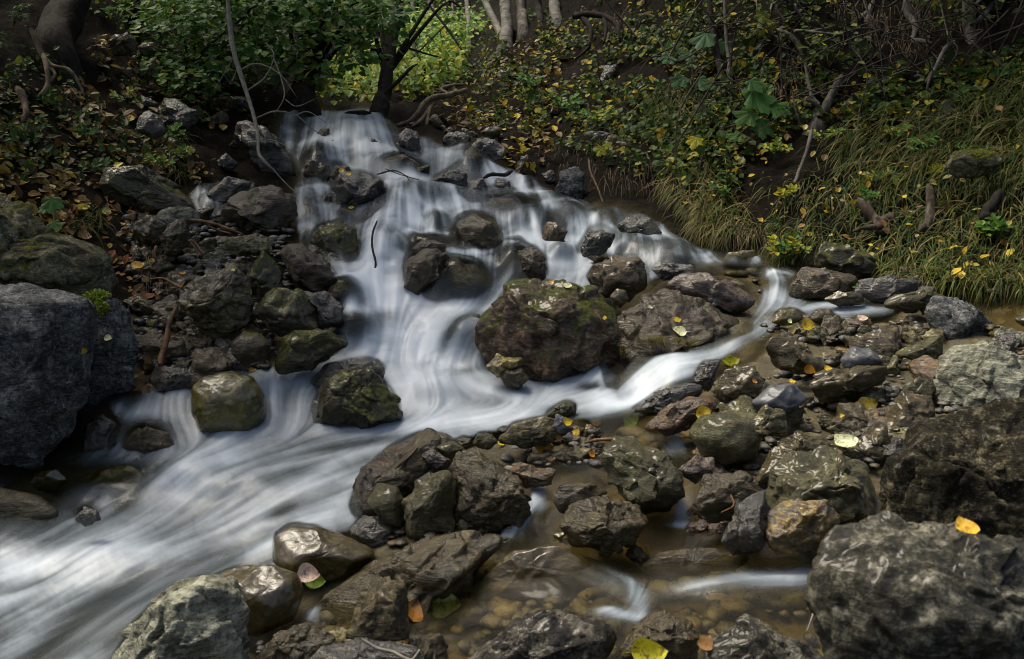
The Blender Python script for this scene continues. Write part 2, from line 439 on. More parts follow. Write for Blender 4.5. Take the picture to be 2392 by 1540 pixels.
GU = np.arange(-1300, 3701, 11.0)
GV = np.arange(-560, 2200, 9.0)
gu, gv = np.meshgrid(GU, GV)
gd = dground(gu, gv)
wet = np.zeros_like(gu, bool)
for poly in (W_MAIN, W_SIDE, W_LEFT, W_POOL, W_DARK): wet |= inpoly(gu, gv, poly)
wetf = blur(wet.astype(float), 1.6)
gp = unproj(gu, gv, gd)
flat = gp.reshape(-1, 3)
amp = np.clip((gd.ravel() - 1.5) * 0.012, 0.01, 0.12)
disp = fbm(flat * 2.2, 5, 0.55) * amp * 2.2 + ridged(flat * 6, 3) * amp * 0.35
gp = flat.copy()
gp[:, 2] += disp * (1 - 0.6 * wetf.ravel()) - 0.05 * wetf.ravel() - 0.02
nu, nv = len(GU), len(GV)
ii = (np.arange(nv - 1)[:, None] * nu + np.arange(nu - 1)[None]).ravel()
gfaces = np.stack([ii + nu, ii + nu + 1, ii + 1, ii], 1)
bar = np.clip(wetf + smooth01(gv, 640, 760) * smooth01(gu, 250, 350), 0, 1).ravel()

def groundmat():
    b = NT('ground_soil')
    tc = b.n('ShaderNodeTexCoord'); vec = tc.outputs['Object']
    at = b.n('ShaderNodeAttribute', attribute_name='bed')
    n1 = b.noise(vec, 5, 10, 0.7, 0.5); n2 = b.noise(vec, 26, 8, 0.7, 0.3)
    soil = b.ramp(b.math('ADD', b.math('MULTIPLY', n1, 0.5), b.math('MULTIPLY', n2, 0.5)), [(0.40, (0.0035, 0.0028, 0.002)), (0.53, (0.009, 0.007, 0.0045)), (0.66, (0.028, 0.02, 0.011))])
    nzc = b.n('ShaderNodeTexNoise'); b.l(vec, nzc.inputs['Vector']); nzc.inputs['Scale'].default_value = 7; nzc.inputs['Detail'].default_value = 6
    wv_ = b.n('ShaderNodeVectorMath', operation='MULTIPLY_ADD'); b.l(nzc.outputs['Color'], wv_.inputs[0]); wv_.inputs[1].default_value = (.16, .16, .16); b.l(vec, wv_.inputs[2])
    vo = b.n('ShaderNodeTexVoronoi'); vo.inputs['Scale'].default_value = 24; b.l(wv_.outputs[0], vo.inputs['Vector'])
    sx = b.n('ShaderNodeSeparateColor'); b.l(vo.outputs['Color'], sx.inputs[0])
    peb = b.ramp(sx.outputs[0], [(0.0, (0.05, 0.04, 0.016)), (0.35, (0.10, 0.08, 0.03)), (0.6, (0.075, 0.07, 0.05)), (0.85, (0.15, 0.11, 0.03)), (1.0, (0.22, 0.19, 0.12))])
    peb = b.mix(b.ramp(n2, [(0.35, 0.3), (0.65, 0.9)]), peb, (0.05, 0.04, 0.016))
    col = b.mix(at.outputs['Fac'], soil, peb)
    pr = b.n('ShaderNodeBsdfPrincipled'); b.l(col, pr.inputs['Base Color'])
    b.l(b.ramp(at.outputs['Fac'], [(0.2, 0.9), (1.0, 0.35)]), pr.inputs['Roughness'])
    b.l(b.ramp(at.outputs['Fac'], [(0.2, 0.05), (1.0, 0.4)]), pr.inputs['Specular IOR Level'])
    h = b.math('ADD', n1, n2)
    bp = b.n('ShaderNodeBump'); bp.inputs['Strength'].default_value = 0.7; bp.inputs['Distance'].default_value = 0.03
    b.l(h, bp.inputs['Height']); b.l(bp.outputs[0], pr.inputs['Normal']); b.l(pr.outputs[0], b.out.inputs[0])
    return b.m
gme = mesh_np('terrain', gp, gfaces, True, attrs={'bed': bar})
ground = tag(obj('terrain', gme, groundmat()), 'dark soil and stony bed of the ravine under stream and banks', 'ground', kind='structure')
# ------------------------------------------------------------------ rocks
_ico = {}
def ico(n):
    if n not in _ico:
        bm = bmesh.new(); bmesh.ops.create_icosphere(bm, subdivisions=n, radius=1)
        _ico[n] = (np.array([v.co[:] for v in bm.verts]), np.array([[v.index for v in f.verts] for f in bm.faces]))
        bm.free()
    return _ico[n]

ALLV, ALLF, _base = [gp], [np.concatenate([gfaces[:, [0, 1, 2]], gfaces[:, [0, 2, 3]]])], [len(gp)]
ROCKBOX = []; ROCKPOLY = []

def rock(name, label, mat, outline, T=0.55, bury=0.3, d=None, cuts=7, jag=1.0, layers=0.0, group=None, cat=None, seed=None, sub=None, lift=0.0, sunk=None):
    P = pts(outline) if isinstance(outline, str) else np.asarray(outline, float)
    seed = seed if seed is not None else int(abs(P).sum()) % 9973
    r = np.random.default_rng(seed)
    vb, vt = P[:, 1].max(), P[:, 1].min()
    uc, vc = (P[:, 0].max() + P[:, 0].min()) / 2, (vb + vt) / 2
    w, h = np.ptp(P[:, 0]), np.ptp(P[:, 1])
    ROCKBOX.append((uc, vc, w, h)); ROCKPOLY.append((P, sunk is not None or 'breaking' in label))
    size = math.sqrt(w * h) / 2
    if sunk is not None: d = float(dground(uc, vc)) + sunk
    if d is None:
        db = float(dground(uc, vb))
        d = db * (1 + 0.35 * T * size / FPX)
    Q = P.copy()
    low = np.clip((Q[:, 1] - vc) / (h / 2), 0, 1)
    Q[:, 1] += low * bury * h
    c2 = np.array([uc, (Q[:, 1].max() + vt) / 2])
    rel = Q - c2
    sc = d / FPX
    th = np.linspace(0, 2 * np.pi, 361)
    rad = np.zeros(361)
    n = len(rel)
    dx, dy = np.cos(th), np.sin(th)
    for i in range(n):
        a, b = rel[i], rel[(i + 1) % n]
        e = b - a
        den = dx * e[1] - dy * e[0]
        den = np.where(abs(den) < 1e-9, 1e-9, den)
        t = (a[0] * e[1] - a[1] * e[0]) / den
        s = (a[0] * dy - a[1] * dx) / den
        ok = (t > 0) & (s >= -1e-6) & (s <= 1 + 1e-6)
        rad = np.where(ok, np.maximum(rad, t), rad)
    rad[rad == 0] = size
    k = np.exp(-0.5 * (np.arange(-8, 9) / 3.2) ** 2); k /= k.sum()
    rad = np.convolve(np.concatenate([rad[-9:-1], rad, rad[1:9]]), k, 'valid')
    if sub is None:
        sub = 6 if size > 75 else 5 if size > 26 else 4
    V, Fc = ico(sub)
    X = V.copy()
    for k_ in range(cuts * 2 if jag > .45 else cuts):
        nn = r.normal(size=3)
        if k_ < cuts: nn[1] = -abs(nn[1]) - 0.25; nn[2] += 0.25
        nn /= np.linalg.norm(nn)
        o = r.uniform(0.60 if jag > .45 else .8, 0.86 if jag > .45 else .93) if k_ < cuts else r.uniform(0.84, 0.96)
        X -= nn * np.maximum(0, X @ nn - o)[:, None] * 0.97
    rho = np.hypot(X[:, 0], X[:, 2])
    ang = np.arctan2(-X[:, 2], X[:, 0])
    R = np.interp(ang % (2 * np.pi), th, rad) * sc
    rr = np.clip(rho, 0, None) ** 0.92
    S = size * sc
    loc = RX * (R * rr * np.cos(ang))[:, None] + UP * (-R * rr * np.sin(ang))[:, None] + FW * (X[:, 1] * T * S * 1.15)[:, None]
    nrm = loc / (np.linalg.norm(loc, axis=1)[:, None] + 1e-9)
    o = r.uniform(0, 100, 3)
    q = loc / S
    dis = fbm(q * 1.5 + o, 3, 0.5) * 0.085 + ridged(q * 3.0 + o, 4) * 0.038 * jag + fbm(q * 9 + o, 4, 0.55) * 0.014 * jag
    nc = 46 if sub < 6 else 110
    fp = r.normal(size=(nc, 3)); fp /= np.linalg.norm(fp, axis=1)[:, None]; fp *= r.uniform(.75, 1.1, (nc, 1))
    qq = V + 0.16 * np.stack([fbm(V * 2.2 + o + 31 * kk, 3) for kk in range(3)], 1)
    dd = np.linalg.norm(qq[:, None] - fp[None], axis=2)
    ci = dd.argmin(1); d1 = np.take_along_axis(dd, ci[:, None], 1)[:, 0]
    np.put_along_axis(dd, ci[:, None], 9, 1); d2 = dd.min(1)
    gr = r.normal(size=(nc, 3)) * 0.16
    cell = r.normal(size=nc)[ci] * 0.02 + np.einsum('ij,ij->i', gr[ci], qq - fp[ci]) - 0.03 * np.exp(-(d2 - d1) * 26)
    dis += cell * (0.45 + 0.55 * min(jag, 1.2)) * (1 if jag > .45 else .25)
    if layers:
        dr = r.normal(size=3); dr[2] += 1.2; dr /= np.linalg.norm(dr)
        ph = (q @ dr) * 6 + fbm(q * 1.5 + o, 4) * 2.6
        dis += layers * (np.abs((ph % 1.0) - 0.5) - 0.25) * 0.07
    loc = loc + nrm * (dis * S)[:, None]
    c = unproj(c2[0], c2[1], d)
    c = c + np.array([0, 0, lift])
    me = mesh_np(name, loc, Fc, True)
    ob = obj(name, me, M[mat], None, tuple(c))
    tag(ob, label, cat or ('boulder' if name.endswith('boulder') else 'stone' if ('stone' in name or 'pebble' in name) else 'rock'), group)
    ALLV.append(loc + c); ALLF.append(Fc + _base[0]); _base[0] += len(loc)
    return ob

B, K, S_ = 'boulder', 'rock', 'stone'
ROCKS = [
# drowned stones seen through the water
(S_, 'drowned olive stone glimmering through the water by the slate boulder', 'olive', '50 1140 80 1105 130 1096 160 1120 130 1150', dict(T=.3, bury=0, sunk=.035, jag=.3)),
(S_, 'large drowned brown stone at the left edge under a thin water veil', 'wetbrown', '-120 1250 -90 1170 0 1140 90 1160 140 1200 110 1250', dict(T=.3, bury=0, sunk=.035, jag=.4)),
(S_, 'drowned yellow-brown stone shining through the sliding water', 'olive', '190 1140 230 1096 300 1086 340 1110 310 1150', dict(T=.3, bury=0, sunk=.035, jag=.3)),
(S_, 'small dark stone breaking the white water at the left', 'wet', '174 1210 196 1184 226 1190 236 1212 200 1222', dict(d=2.76, bury=.2)),
(S_, 'drowned brown slab under the sheet beside the great mossy boulder', 'wetbrown', '1010 812 1050 770 1120 728 1130 760 1080 810 1030 838', dict(T=.3, bury=0, sunk=.035, jag=.4)),
(S_, 'drowned grey stone in the white basin left of the sheet', 'wetbrown', '875 745 900 724 935 730 948 750 910 758', dict(T=.3, bury=0, sunk=.035, jag=.4)),
(S_, 'veiled dome-shaped stone at the left edge of the basin', 'wetbrown', '752 705 770 668 805 652 840 668 856 704 800 716', dict(T=.55, bury=0, sunk=-.01, jag=.3, cuts=2)),
(S_, 'veiled flat stone beside the pointing slab', 'wetbrown', '772 780 800 750 860 745 890 768 850 792', dict(T=.55, bury=0, sunk=-.01, jag=.3, cuts=2)),
(S_, 'veiled brown stone in the upper middle of the cascade', 'wetbrown', '1186 520 1210 488 1250 486 1284 510 1260 534 1210 536', dict(T=.55, bury=0, sunk=-.01, jag=.4, cuts=2)),
(S_, 'veiled dark stone under the right-hand upper flow', 'wetbrown', '1130 482 1150 462 1200 464 1216 490 1170 500', dict(T=.55, bury=0, sunk=-.01, jag=.4, cuts=2)),
(S_, 'veiled stone under the fan of the upper right fall', 'wet', '1070 400 1080 358 1104 342 1132 368 1140 402', dict(T=.55, bury=0, sunk=-.01, jag=.4, cuts=2)),
(S_, 'veiled slab at the foot of the upper fall', 'wetbrown', '884 408 900 370 944 362 980 384 990 412 930 420', dict(T=.55, bury=0, sunk=-.01, jag=.4, cuts=2)),
(S_, 'veiled stone at the right foot of the cascade', 'wetbrown', '1500 610 1530 584 1580 580 1620 600 1600 616', dict(T=.55, bury=0, sunk=-.01, jag=.4, cuts=2)),
(S_, 'drowned pale stone in the slide above the olive boulders', 'wetbrown', '600 1230 630 1206 690 1196 720 1216 660 1240', dict(T=.3, bury=0, sunk=.035, jag=.3)),
(S_, 'flat brown stone drowned in the side pool', 'olive', '1680 620 1700 590 1760 584 1790 606 1750 626', dict(T=.3, bury=0, sunk=.035, jag=.3)),
(S_, 'rounded stone washed by the side channel, left of a pair', 'olive', '1800 748 1820 724 1860 720 1880 742 1840 756', dict(d=3.72, jag=.4)),
(S_, 'rounded stone washed by the side channel, right of a pair', 'wetbrown', '1890 744 1904 724 1940 722 1956 742 1920 752', dict(d=3.7, jag=.4)),
(S_, 'broad brown stone drowned in the middle of the near pool', 'olive', '1060 1420 1120 1350 1200 1290 1300 1270 1380 1310 1420 1370 1360 1420 1200 1440', dict(T=.3, bury=0, sunk=.035, jag=.3)),
(S_, 'brown stone drowned at the right of the near pool', 'wetbrown', '1480 1330 1540 1290 1660 1280 1760 1300 1700 1350 1560 1360', dict(T=.3, bury=0, sunk=.035, jag=.4)),

# left bank
(B, 'huge blue-grey slate boulder with pale flecks filling the left edge', 'slate', '-180 690 -60 655 40 655 205 700 212 740 190 830 168 930 130 1000 70 1065 0 1095 -150 1100', dict(T=.7, bury=.1, cuts=5, jag=.6)),
(B, 'lichen-spotted grey boulder lying behind the huge slate boulder', 'lichen', '-180 430 -20 460 60 490 112 545 225 578 255 605 262 650 230 712 60 720 -180 740', dict(T=.6, bury=.1, d=3.62, cuts=6)),
(K, 'steep slate face with a moss seam against the huge slate boulder', 'slate', '208 690 262 688 300 720 318 800 306 880 265 940 205 985 170 980 180 860', dict(T=.5, bury=.1, d=3.42)),
(K, 'added black rock standing in for the dark gap under the huge slate boulder', 'wet', '-160 1140 -70 1080 60 1072 150 1038 195 1062 110 1122', dict(d=3.28, bury=.3)),  # added rock, its black takes the place of shade under the boulder
(K, 'small black wet rock at the foot of the huge slate boulder', 'wet', '195 985 235 963 270 995 268 1042 195 1055', dict(d=3.25)),
(B, 'rounded olive boulder with a water veil over its foot', 'olive', '450 905 480 878 540 868 590 884 615 925 618 965 600 1000 470 1002 452 960', dict(T=.8, bury=.1, jag=.3, cuts=0)),
(K, 'low dark rock awash below the olive boulder', 'wetbrown', '280 1040 308 1006 350 998 390 1012 410 1042 345 1056', dict(bury=.2, jag=.5)),
(K, 'dark wet slab under the snapped brown stick', 'wet', '335 885 365 850 430 862 470 884 440 906 360 912', dict(d=3.5)),
(B, 'pale crystalline angular boulder in the middle of the rubble bank', 'schist', '420 692 452 648 500 632 546 622 582 660 592 700 586 742 540 768 470 752 428 722', dict(T=.7, bury=.12, d=3.72)),
(K, 'dark triangular rock behind the pale angular boulder', 'mossy', '568 640 588 598 612 588 656 620 662 662 610 684', dict(d=3.95)),
(B, 'moss-topped boulder beside the pale angular boulder', 'mossy', '590 728 602 690 640 670 700 678 738 722 744 762 700 778 620 765', dict(T=.7, d=3.7, bury=.15)),
(K, 'long slab with a blunt tip pointing into the cascade', 'wet', '688 668 742 670 802 714 808 742 786 756 740 758 722 715', dict(T=.5, d=3.75, bury=.1, layers=.6)),
(S_, 'round blue-black stone capped with bright moss', 'mossy', '538 795 565 775 606 778 632 806 616 842 570 854 543 828', dict(T=.9, d=3.5, bury=.05, jag=.4, cuts=2)),
(K, 'mossy dark rock meeting the foam left of the stream', 'mossy', '640 825 655 785 700 770 772 770 815 802 790 824 720 854 655 862', dict(d=3.55, bury=.15)),
(B, 'smooth brown boulder with a water film beside the cascade', 'wetbrown', '652 590 676 570 712 572 762 608 792 652 742 676 688 650', dict(d=4.0, bury=.15, jag=.5, cuts=3)),
(K, 'flat grey slab lying on the upper rubble', 'grey', '518 578 530 555 590 550 630 560 638 588 560 594', dict(d=4.15, bury=.1, layers=.4)),
(K, 'pale grey rock with white stripes above the red sticks', 'pale', '364 497 390 480 430 482 462 494 466 515 412 528 372 518', dict(d=4.3, bury=.1)),
(K, 'tall grey-brown rock under the white-striped rock', 'schist', '372 560 392 522 420 512 440 525 442 562 410 596 380 592', dict(d=4.15, bury=.1)),
(K, 'blocky brown rock left of the tall grey-brown rock', 'schist', '306 545 318 515 345 500 390 525 386 562 330 575', dict(d=4.2, bury=.1)),
(B, 'big domed dark boulder left of the cascade', 'wetbrown', '512 512 540 466 592 440 642 437 684 458 692 502 672 530 640 546 560 530', dict(T=.8, d=4.55, bury=.15)),
(K, 'dark rock splitting the small trickle', 'wet', '484 450 505 425 535 413 588 424 580 450 545 464 500 468', dict(d=4.75, bury=.2)),
(B, 'black sloping boulder with a moss ridge on the left bank', 'mossy', '235 440 240 392 320 383 392 418 452 470 446 492 340 494 262 470', dict(T=.7, d=4.55, bury=.1)),
(S_, 'smooth dark stone set into the left bank', 'wet', '318 300 324 270 348 258 376 275 388 302 362 312', dict(d=5.1, jag=.3)),
(S_, 'pale grey stone on the leafy slope, larger of two side by side', 'grey', '254 98 270 78 298 74 316 88 320 116 266 118', dict(d=5.9)),
(S_, 'pale grey stone on the leafy slope, smaller of two side by side', 'grey', '322 112 335 100 360 99 372 114 356 124 328 124', dict(d=6.0)),
(S_, 'grey stone below the pale pair on the leafy slope', 'grey', '326 160 340 144 368 146 374 168 346 178', dict(d=5.9)),
(B, 'dark wet boulder with a blue sheen under the bare branch', 'wet', '543 318 556 290 584 284 622 300 662 346 692 402 640 412 590 392 556 356', dict(T=.7, d=5.45, bury=.1)),
(K, 'dark ledge rock in the left bank below the shrub', 'wet', '362 255 380 230 425 232 470 262 440 290 385 282', dict(d=5.6)),
(K, 'grey ledge rock under the leafy shrub', 'grey', '480 232 498 218 540 226 556 244 530 258 490 252', dict(d=6.3)),
# upper fall and cascade
(K, 'blunt brown rock at the foot of the upper fall', 'wetbrown', '704 408 712 380 738 375 768 386 772 408 760 430 712 430', dict(d=5.3, bury=.15)),
(K, 'small knobbly rock beside the blunt brown rock', 'wetbrown', '768 412 785 386 815 390 824 412 800 430', dict(d=5.25, bury=.1)),
(B, 'big black shiny boulder with yellow leaves on its shoulder', 'wet', '770 440 798 404 838 396 866 408 894 428 910 462 896 480 842 490 792 472', dict(T=.8, d=4.86, bury=.1, jag=1.2)),
(K, 'mossy dark rock under the big black shiny boulder', 'mossy', '786 490 820 480 900 474 905 500 860 528 800 528', dict(d=4.8, bury=.15)),
(B, 'mossy boulder with thin veils of water left of the cascade', 'mossy', '722 566 744 528 790 515 828 540 842 590 820 622 740 598', dict(T=.8, d=4.25, bury=.2)),
(B, 'black pointed rock dividing the upper fall in two', 'wet', '922 308 948 300 976 312 990 348 978 378 942 366 922 334', dict(T=.7, d=5.85, bury=.2)),
(S_, 'shiny wedge-shaped stone above the middle cascade', 'wet', '1002 422 1038 394 1074 390 1092 410 1086 432 1030 438', dict(d=5.2, bury=.25)),
(K, 'dark rock beneath the end of the broken branch', 'wet', '1062 448 1086 418 1126 416 1150 448 1150 474 1100 478', dict(d=5.2, bury=.3)),
(K, 'dark upright rock behind the broken branch', 'wet', '1148 450 1160 418 1190 424 1204 466 1180 486 1152 480', dict(d=5.25, bury=.3)),
(B, 'brown boulder under a thin veil in the middle of the cascade', 'wetbrown', '1052 540 1068 512 1106 502 1144 514 1174 560 1170 590 1062 594', dict(T=.7, d=4.40, bury=.25, jag=.5)),
(B, 'round brown boulder standing in the middle of the falling water', 'wetbrown', '944 622 956 596 980 586 1024 582 1048 604 1036 648 982 686 946 668', dict(T=1.05, d=4.05, bury=.15, jag=.5, cuts=3)),
(K, 'low brown rock capping the round brown boulder', 'wetbrown', '960 580 984 562 1010 558 1042 572 1036 592 968 592', dict(d=4.2, bury=.25, jag=.4)),
(B, 'domed boulder behind fanned white streaks in mid cascade', 'wetbrown', '986 698 1008 642 1060 614 1112 618 1154 668 1110 706 1020 712', dict(d=4.12, T=.5, bury=.3, jag=.4, cuts=2)),
(S_, 'small black stone poking out above the round veil', 'wet', '1176 574 1190 560 1216 562 1232 576 1206 584', dict(d=4.4, bury=.3)),
(B, 'olive-edged boulder at the right of the round veil', 'wetbrown', '1208 586 1246 578 1274 600 1280 642 1250 654 1222 628', dict(d=4.1, bury=.2, jag=.6)),
(K, 'angular dark rock in the right-hand cascade', 'wet', '1344 582 1376 536 1410 534 1440 550 1424 576 1392 590 1356 592', dict(d=4.25, bury=.2)),
(S_, 'small brown stone under the angular dark rock', 'wetbrown', '1368 600 1386 584 1412 586 1424 604 1396 612', dict(d=4.42, bury=.2)),
(K, 'dark rock at the foot of the overhanging grass', 'wet', '1442 526 1470 506 1522 508 1544 536 1530 556 1470 552', dict(d=4.75, bury=.3)),
(S_, 'reddish stone half under the right-hand flow', 'purple', '1262 544 1276 520 1296 518 1324 540 1312 562 1272 562', dict(d=4.6, bury=.3)),
(B, 'purple wrinkled boulder above the great mossy boulder', 'purple', '1368 648 1398 608 1448 596 1492 604 1512 632 1514 664 1468 690 1400 684', dict(d=4.02, T=.8, bury=.15, layers=.4)),
(B, 'great purple-brown mossy boulder in the centre of the stream', 'pmoss', '1118 790 1126 742 1160 710 1192 660 1250 652 1330 664 1400 690 1432 732 1424 790 1410 838 1352 874 1290 890 1240 872 1160 842 1130 830', dict(T=.75, d=3.68, bury=.12, jag=1.3, cuts=6)),
(B, 'broad brown boulder beside the great mossy boulder', 'wetbrown', '1398 840 1414 780 1458 730 1508 694 1580 688 1680 708 1756 744 1756 772 1700 802 1600 824 1530 836 1480 876 1440 912 1412 906', dict(T=.6, d=3.78, bury=.02, jag=.9, cuts=5)),
(K, 'red-brown slab sloping to the side channel', 'red', '1556 662 1588 640 1650 638 1722 664 1774 700 1766 718 1680 724 1620 706 1564 684', dict(d=4.0, T=.6, bury=.15)),
(S_, 'flat black stone beyond the red-brown slab', 'wet', '1518 628 1560 613 1620 620 1624 638 1550 648', dict(d=4.2, bury=.2)),
(S_, 'little yellow-olive stone wedged between the two big boulders', 'olive', '1424 692 1440 674 1462 678 1470 700 1448 716 1428 708', dict(d=3.85, bury=.1, jag=.4)),
(S_, 'pale-striped stone at the foot of the great mossy boulder', 'gold', '1134 854 1160 828 1226 834 1222 856 1162 872', dict(d=3.52, bury=.2, layers=.8)),
(S_, 'dark stone beside the pale-striped stone', 'wetbrown', '1166 880 1184 862 1222 860 1236 884 1210 902 1176 896', dict(d=3.5, bury=.2)),
(K, 'dark slab behind the brown boulder in the stream', 'wet', '724 892 764 850 830 838 880 838 902 860 890 890 800 884 744 906', dict(d=3.55, bury=.2, layers=.4)),
(B, 'mottled brown boulder with moss standing in the stream', 'mossy', '728 950 752 892 800 866 850 858 890 888 936 940 932 970 870 990 790 996 734 982', dict(T=.8, d=3.36, bury=.12)),
(S_, 'small olive stone alone in the fast stream', 'greygreen', '1268 968 1318 936 1346 940 1344 962 1300 974', dict(d=3.32, bury=.3)),
(K, 'long black wet rock at the end of the side channel', 'wet', '1468 956 1538 914 1612 892 1640 904 1632 928 1560 962', dict(d=3.22, bury=.2, layers=.5)),
# bar on the far side
(B, 'blue-black cracked boulder at the back of the gravel bar', 'slate', '2164 724 2178 688 2230 690 2290 718 2328 756 2316 784 2262 796 2218 798 2180 776', dict(T=.7, d=3.5, bury=.05, cuts=8)),
(K, 'pointed dark grey rock in the middle of the gravel bar', 'schist', '1788 806 1814 778 1862 792 1922 840 1938 864 1880 870 1818 856', dict(d=3.3, bury=.1, layers=.7)),
(S_, 'smooth round blue-grey stone on the gravel bar', 'bluepeb', '1964 838 1990 810 2030 814 2062 842 2012 858 1970 856', dict(d=3.3, T=.9, bury=.15, jag=.2, cuts=2)),
(B, 'large pale banded boulder on the gravel bar at the right edge', 'pale', '2188 860 2205 825 2240 798 2310 800 2391 836 2470 880 2470 970 2300 972 2228 980 2198 935', dict(T=.7, d=2.95, bury=.05, layers=.5, cuts=8)),
(K, 'flat brown-grey rock beside the large pale boulder', 'schist', '1888 896 1930 860 2000 850 2072 850 2064 892 1992 924 1920 934', dict(d=3.08, bury=.1, layers=.6)),
(S_, 'smooth dark blue pebble with a matt face on the gravel bar', 'bluepeb', '1754 938 1800 900 1852 894 1886 932 1830 966 1774 958', dict(d=3.0, T=.8, bury=.1, jag=.2, cuts=4)),
(K, 'lumpy grey-brown rock left of the dark blue pebble', 'schist', '1668 906 1700 860 1760 850 1792 890 1760 932 1700 950', dict(d=3.1, bury=.15)),
(S_, 'black glistening stone at the lip of the side channel', 'wet', '1618 886 1640 845 1682 842 1682 872 1650 908', dict(d=3.25, bury=.15)),
(S_, 'orange-stained stone under a yellow leaf', 'orange', '1506 994 1560 950 1622 924 1674 925 1672 964 1600 996 1550 1010', dict(d=3.05, bury=.15)),
(B, 'smooth olive-grey boulder on the gravel bar', 'greygreen', '1608 1014 1638 972 1700 958 1772 964 1784 1012 1760 1062 1690 1078 1636 1054', dict(T=.85, d=2.86, bury=.08, jag=.4, cuts=4)),
(S_, 'angular mottled stone on top of the smooth olive-grey boulder', 'schist', '1742 996 1786 948 1832 962 1838 1010 1782 1024', dict(d=2.8, bury=.1)),
(B, 'jagged banded boulder on the gravel bar', 'schist', '1766 1112 1796 1062 1870 1000 1932 1008 1964 1062 1900 1084 1842 1124 1780 1140', dict(d=2.72, bury=.1, layers=.8)),
(B, 'broad flat-topped grey boulder with a dry face', 'greygreen', '1778 1205 1808 1112 1868 1050 1960 1052 2062 1088 2064 1150 2032 1192 1960 1230 1860 1236', dict(T=.8, d=2.58, bury=.1, cuts=8)),
(K, 'golden wet rock gleaming under the broad flat-topped boulder', 'gold', '1786 1262 1796 1200 1850 1168 1930 1168 1962 1212 1934 1280 1800 1284', dict(d=2.42, bury=.1, layers=.6)),
(B, 'large rough black boulder at the right edge', 'mottle', '2058 1190 2078 1072 2160 990 2270 950 2450 925 2500 1080 2480 1260 2300 1258 2150 1220', dict(T=.7, d=2.0, bury=.4, jag=1.5)),
(B, 'nearest rough grey-brown boulder in the bottom right corner', 'brownmottle', '1912 1440 1914 1330 1960 1244 2050 1204 2200 1234 2391 1258 2560 1290 2560 1640 2060 1640 1950 1520', dict(T=.5, d=1.42, bury=.02, jag=1.5)),
(B, 'pointed grey-green boulder between the two pools', 'greygreen', '1400 1072 1428 1014 1482 1008 1542 1050 1592 1100 1598 1144 1560 1184 1490 1184 1440 1134', dict(T=.8, d=2.72, bury=.1, cuts=6)),
(B, 'shiny brown boulder wet all over at the edge of the near pool', 'wetbrown', '1302 1230 1338 1176 1400 1158 1480 1178 1524 1216 1492 1256 1420 1280 1328 1276', dict(T=.8, d=2.56, bury=.1, jag=.9)),
(K, 'dark blocky rock right of the small fall between the pools', 'wetbrown', '1618 1170 1648 1110 1730 1098 1784 1150 1744 1206 1660 1206', dict(d=2.55, bury=.1)),
(S_, 'plum-coloured pitted stone above the small fall', 'plum', '1584 1098 1620 1065 1670 1068 1678 1106 1622 1124', dict(d=2.7, bury=.15)),
(K, 'dark green-black rock beside the golden wet rock', 'wet', '1686 1258 1720 1180 1790 1140 1804 1202 1790 1278 1708 1288', dict(d=2.46, bury=.1, layers=.5)),
(K, 'rough brown rock at the bottom edge under the near pool', 'brownmottle', '1070 1560 1150 1490 1230 1444 1330 1428 1420 1458 1444 1500 1420 1640 1070 1640', dict(T=.6, d=1.95, bury=.1)),
(S_, 'brown wet rock tip rising from the pool near the yellow leaf', 'wetbrown', '1446 1520 1500 1450 1560 1418 1622 1460 1636 1530 1500 1550', dict(d=2.02, bury=.15)),
(K, 'mottled grey-blue rock at the bottom edge beside the corner boulder', 'brownmottle', '1650 1510 1750 1454 1850 1490 1940 1545 1940 1640 1650 1640', dict(d=1.8, bury=.1, jag=1.4)),
# cluster in the middle foreground
(B, 'large dark grey rounded boulder at the stream edge', 'wetbrown', '815 1180 850 1090 910 1040 980 1008 1050 1018 1066 1060 1020 1130 960 1164 870 1208 826 1206', dict(T=.8, d=2.98, bury=.08, jag=.7, cuts=4)),
(S_, 'egg-shaped shiny stone leaning on the large dark grey boulder', 'greygreen', '858 1172 878 1128 930 1138 948 1180 942 1228 898 1218', dict(T=.9, d=2.76, bury=.05, jag=.3, cuts=3)),
(K, 'blue-topped wet block in the foreground cluster', 'greygreen', '944 1172 960 1120 1050 1088 1066 1100 1062 1244 990 1256 948 1244', dict(T=.7, d=2.74, bury=.05, cuts=8, jag=.6)),
(B, 'tall brown wet boulder leaning in the foreground cluster', 'wetbrown', '1058 1224 1060 1080 1088 1044 1150 1080 1202 1110 1242 1160 1212 1214 1150 1246 1090 1256', dict(T=.7, d=2.76, bury=.05, cuts=8)),
(S_, 'knobbly dark stone under the egg-shaped stone', 'wet', '812 1240 844 1210 890 1208 924 1236 902 1270 838 1270', dict(d=2.72, bury=.1)),
(S_, 'dark red stone wedged on top of the foreground cluster', 'red', '976 1064 1008 1050 1054 1074 1022 1094', dict(d=2.88, bury=.15)),
(S_, 'dull green stone on the top right of the foreground cluster', 'greygreen', '1016 1044 1056 1030 1086 1048 1052 1070', dict(d=2.92, bury=.15, jag=.4)),
(K, 'long grey rock along the stream edge by the orange leaves', 'grey', '1162 1022 1198 990 1272 974 1322 1000 1312 1024 1222 1034', dict(d=3.08, bury=.2)),
(S_, 'small rounded dark stone left of the long grey rock', 'greygreen', '1102 1036 1116 1012 1150 1012 1164 1032 1140 1046', dict(d=3.02, bury=.2)),
(S_, 'tiny brown stone next to the small rounded dark stone', 'wetbrown', '1062 1036 1078 1018 1100 1026 1102 1042 1080 1048', dict(d=3.0, bury=.2)),
(S_, 'upright slate chip on the leaf-strewn shoal', 'bluepeb', '1288 996 1300 968 1330 980 1340 1002 1312 1012', dict(d=3.05, bury=.15)),
(K, 'orange-brown slab over the small spout', 'orange', '1176 1094 1224 1084 1296 1100 1286 1128 1226 1136', dict(d=2.86, bury=.15, layers=.5)),
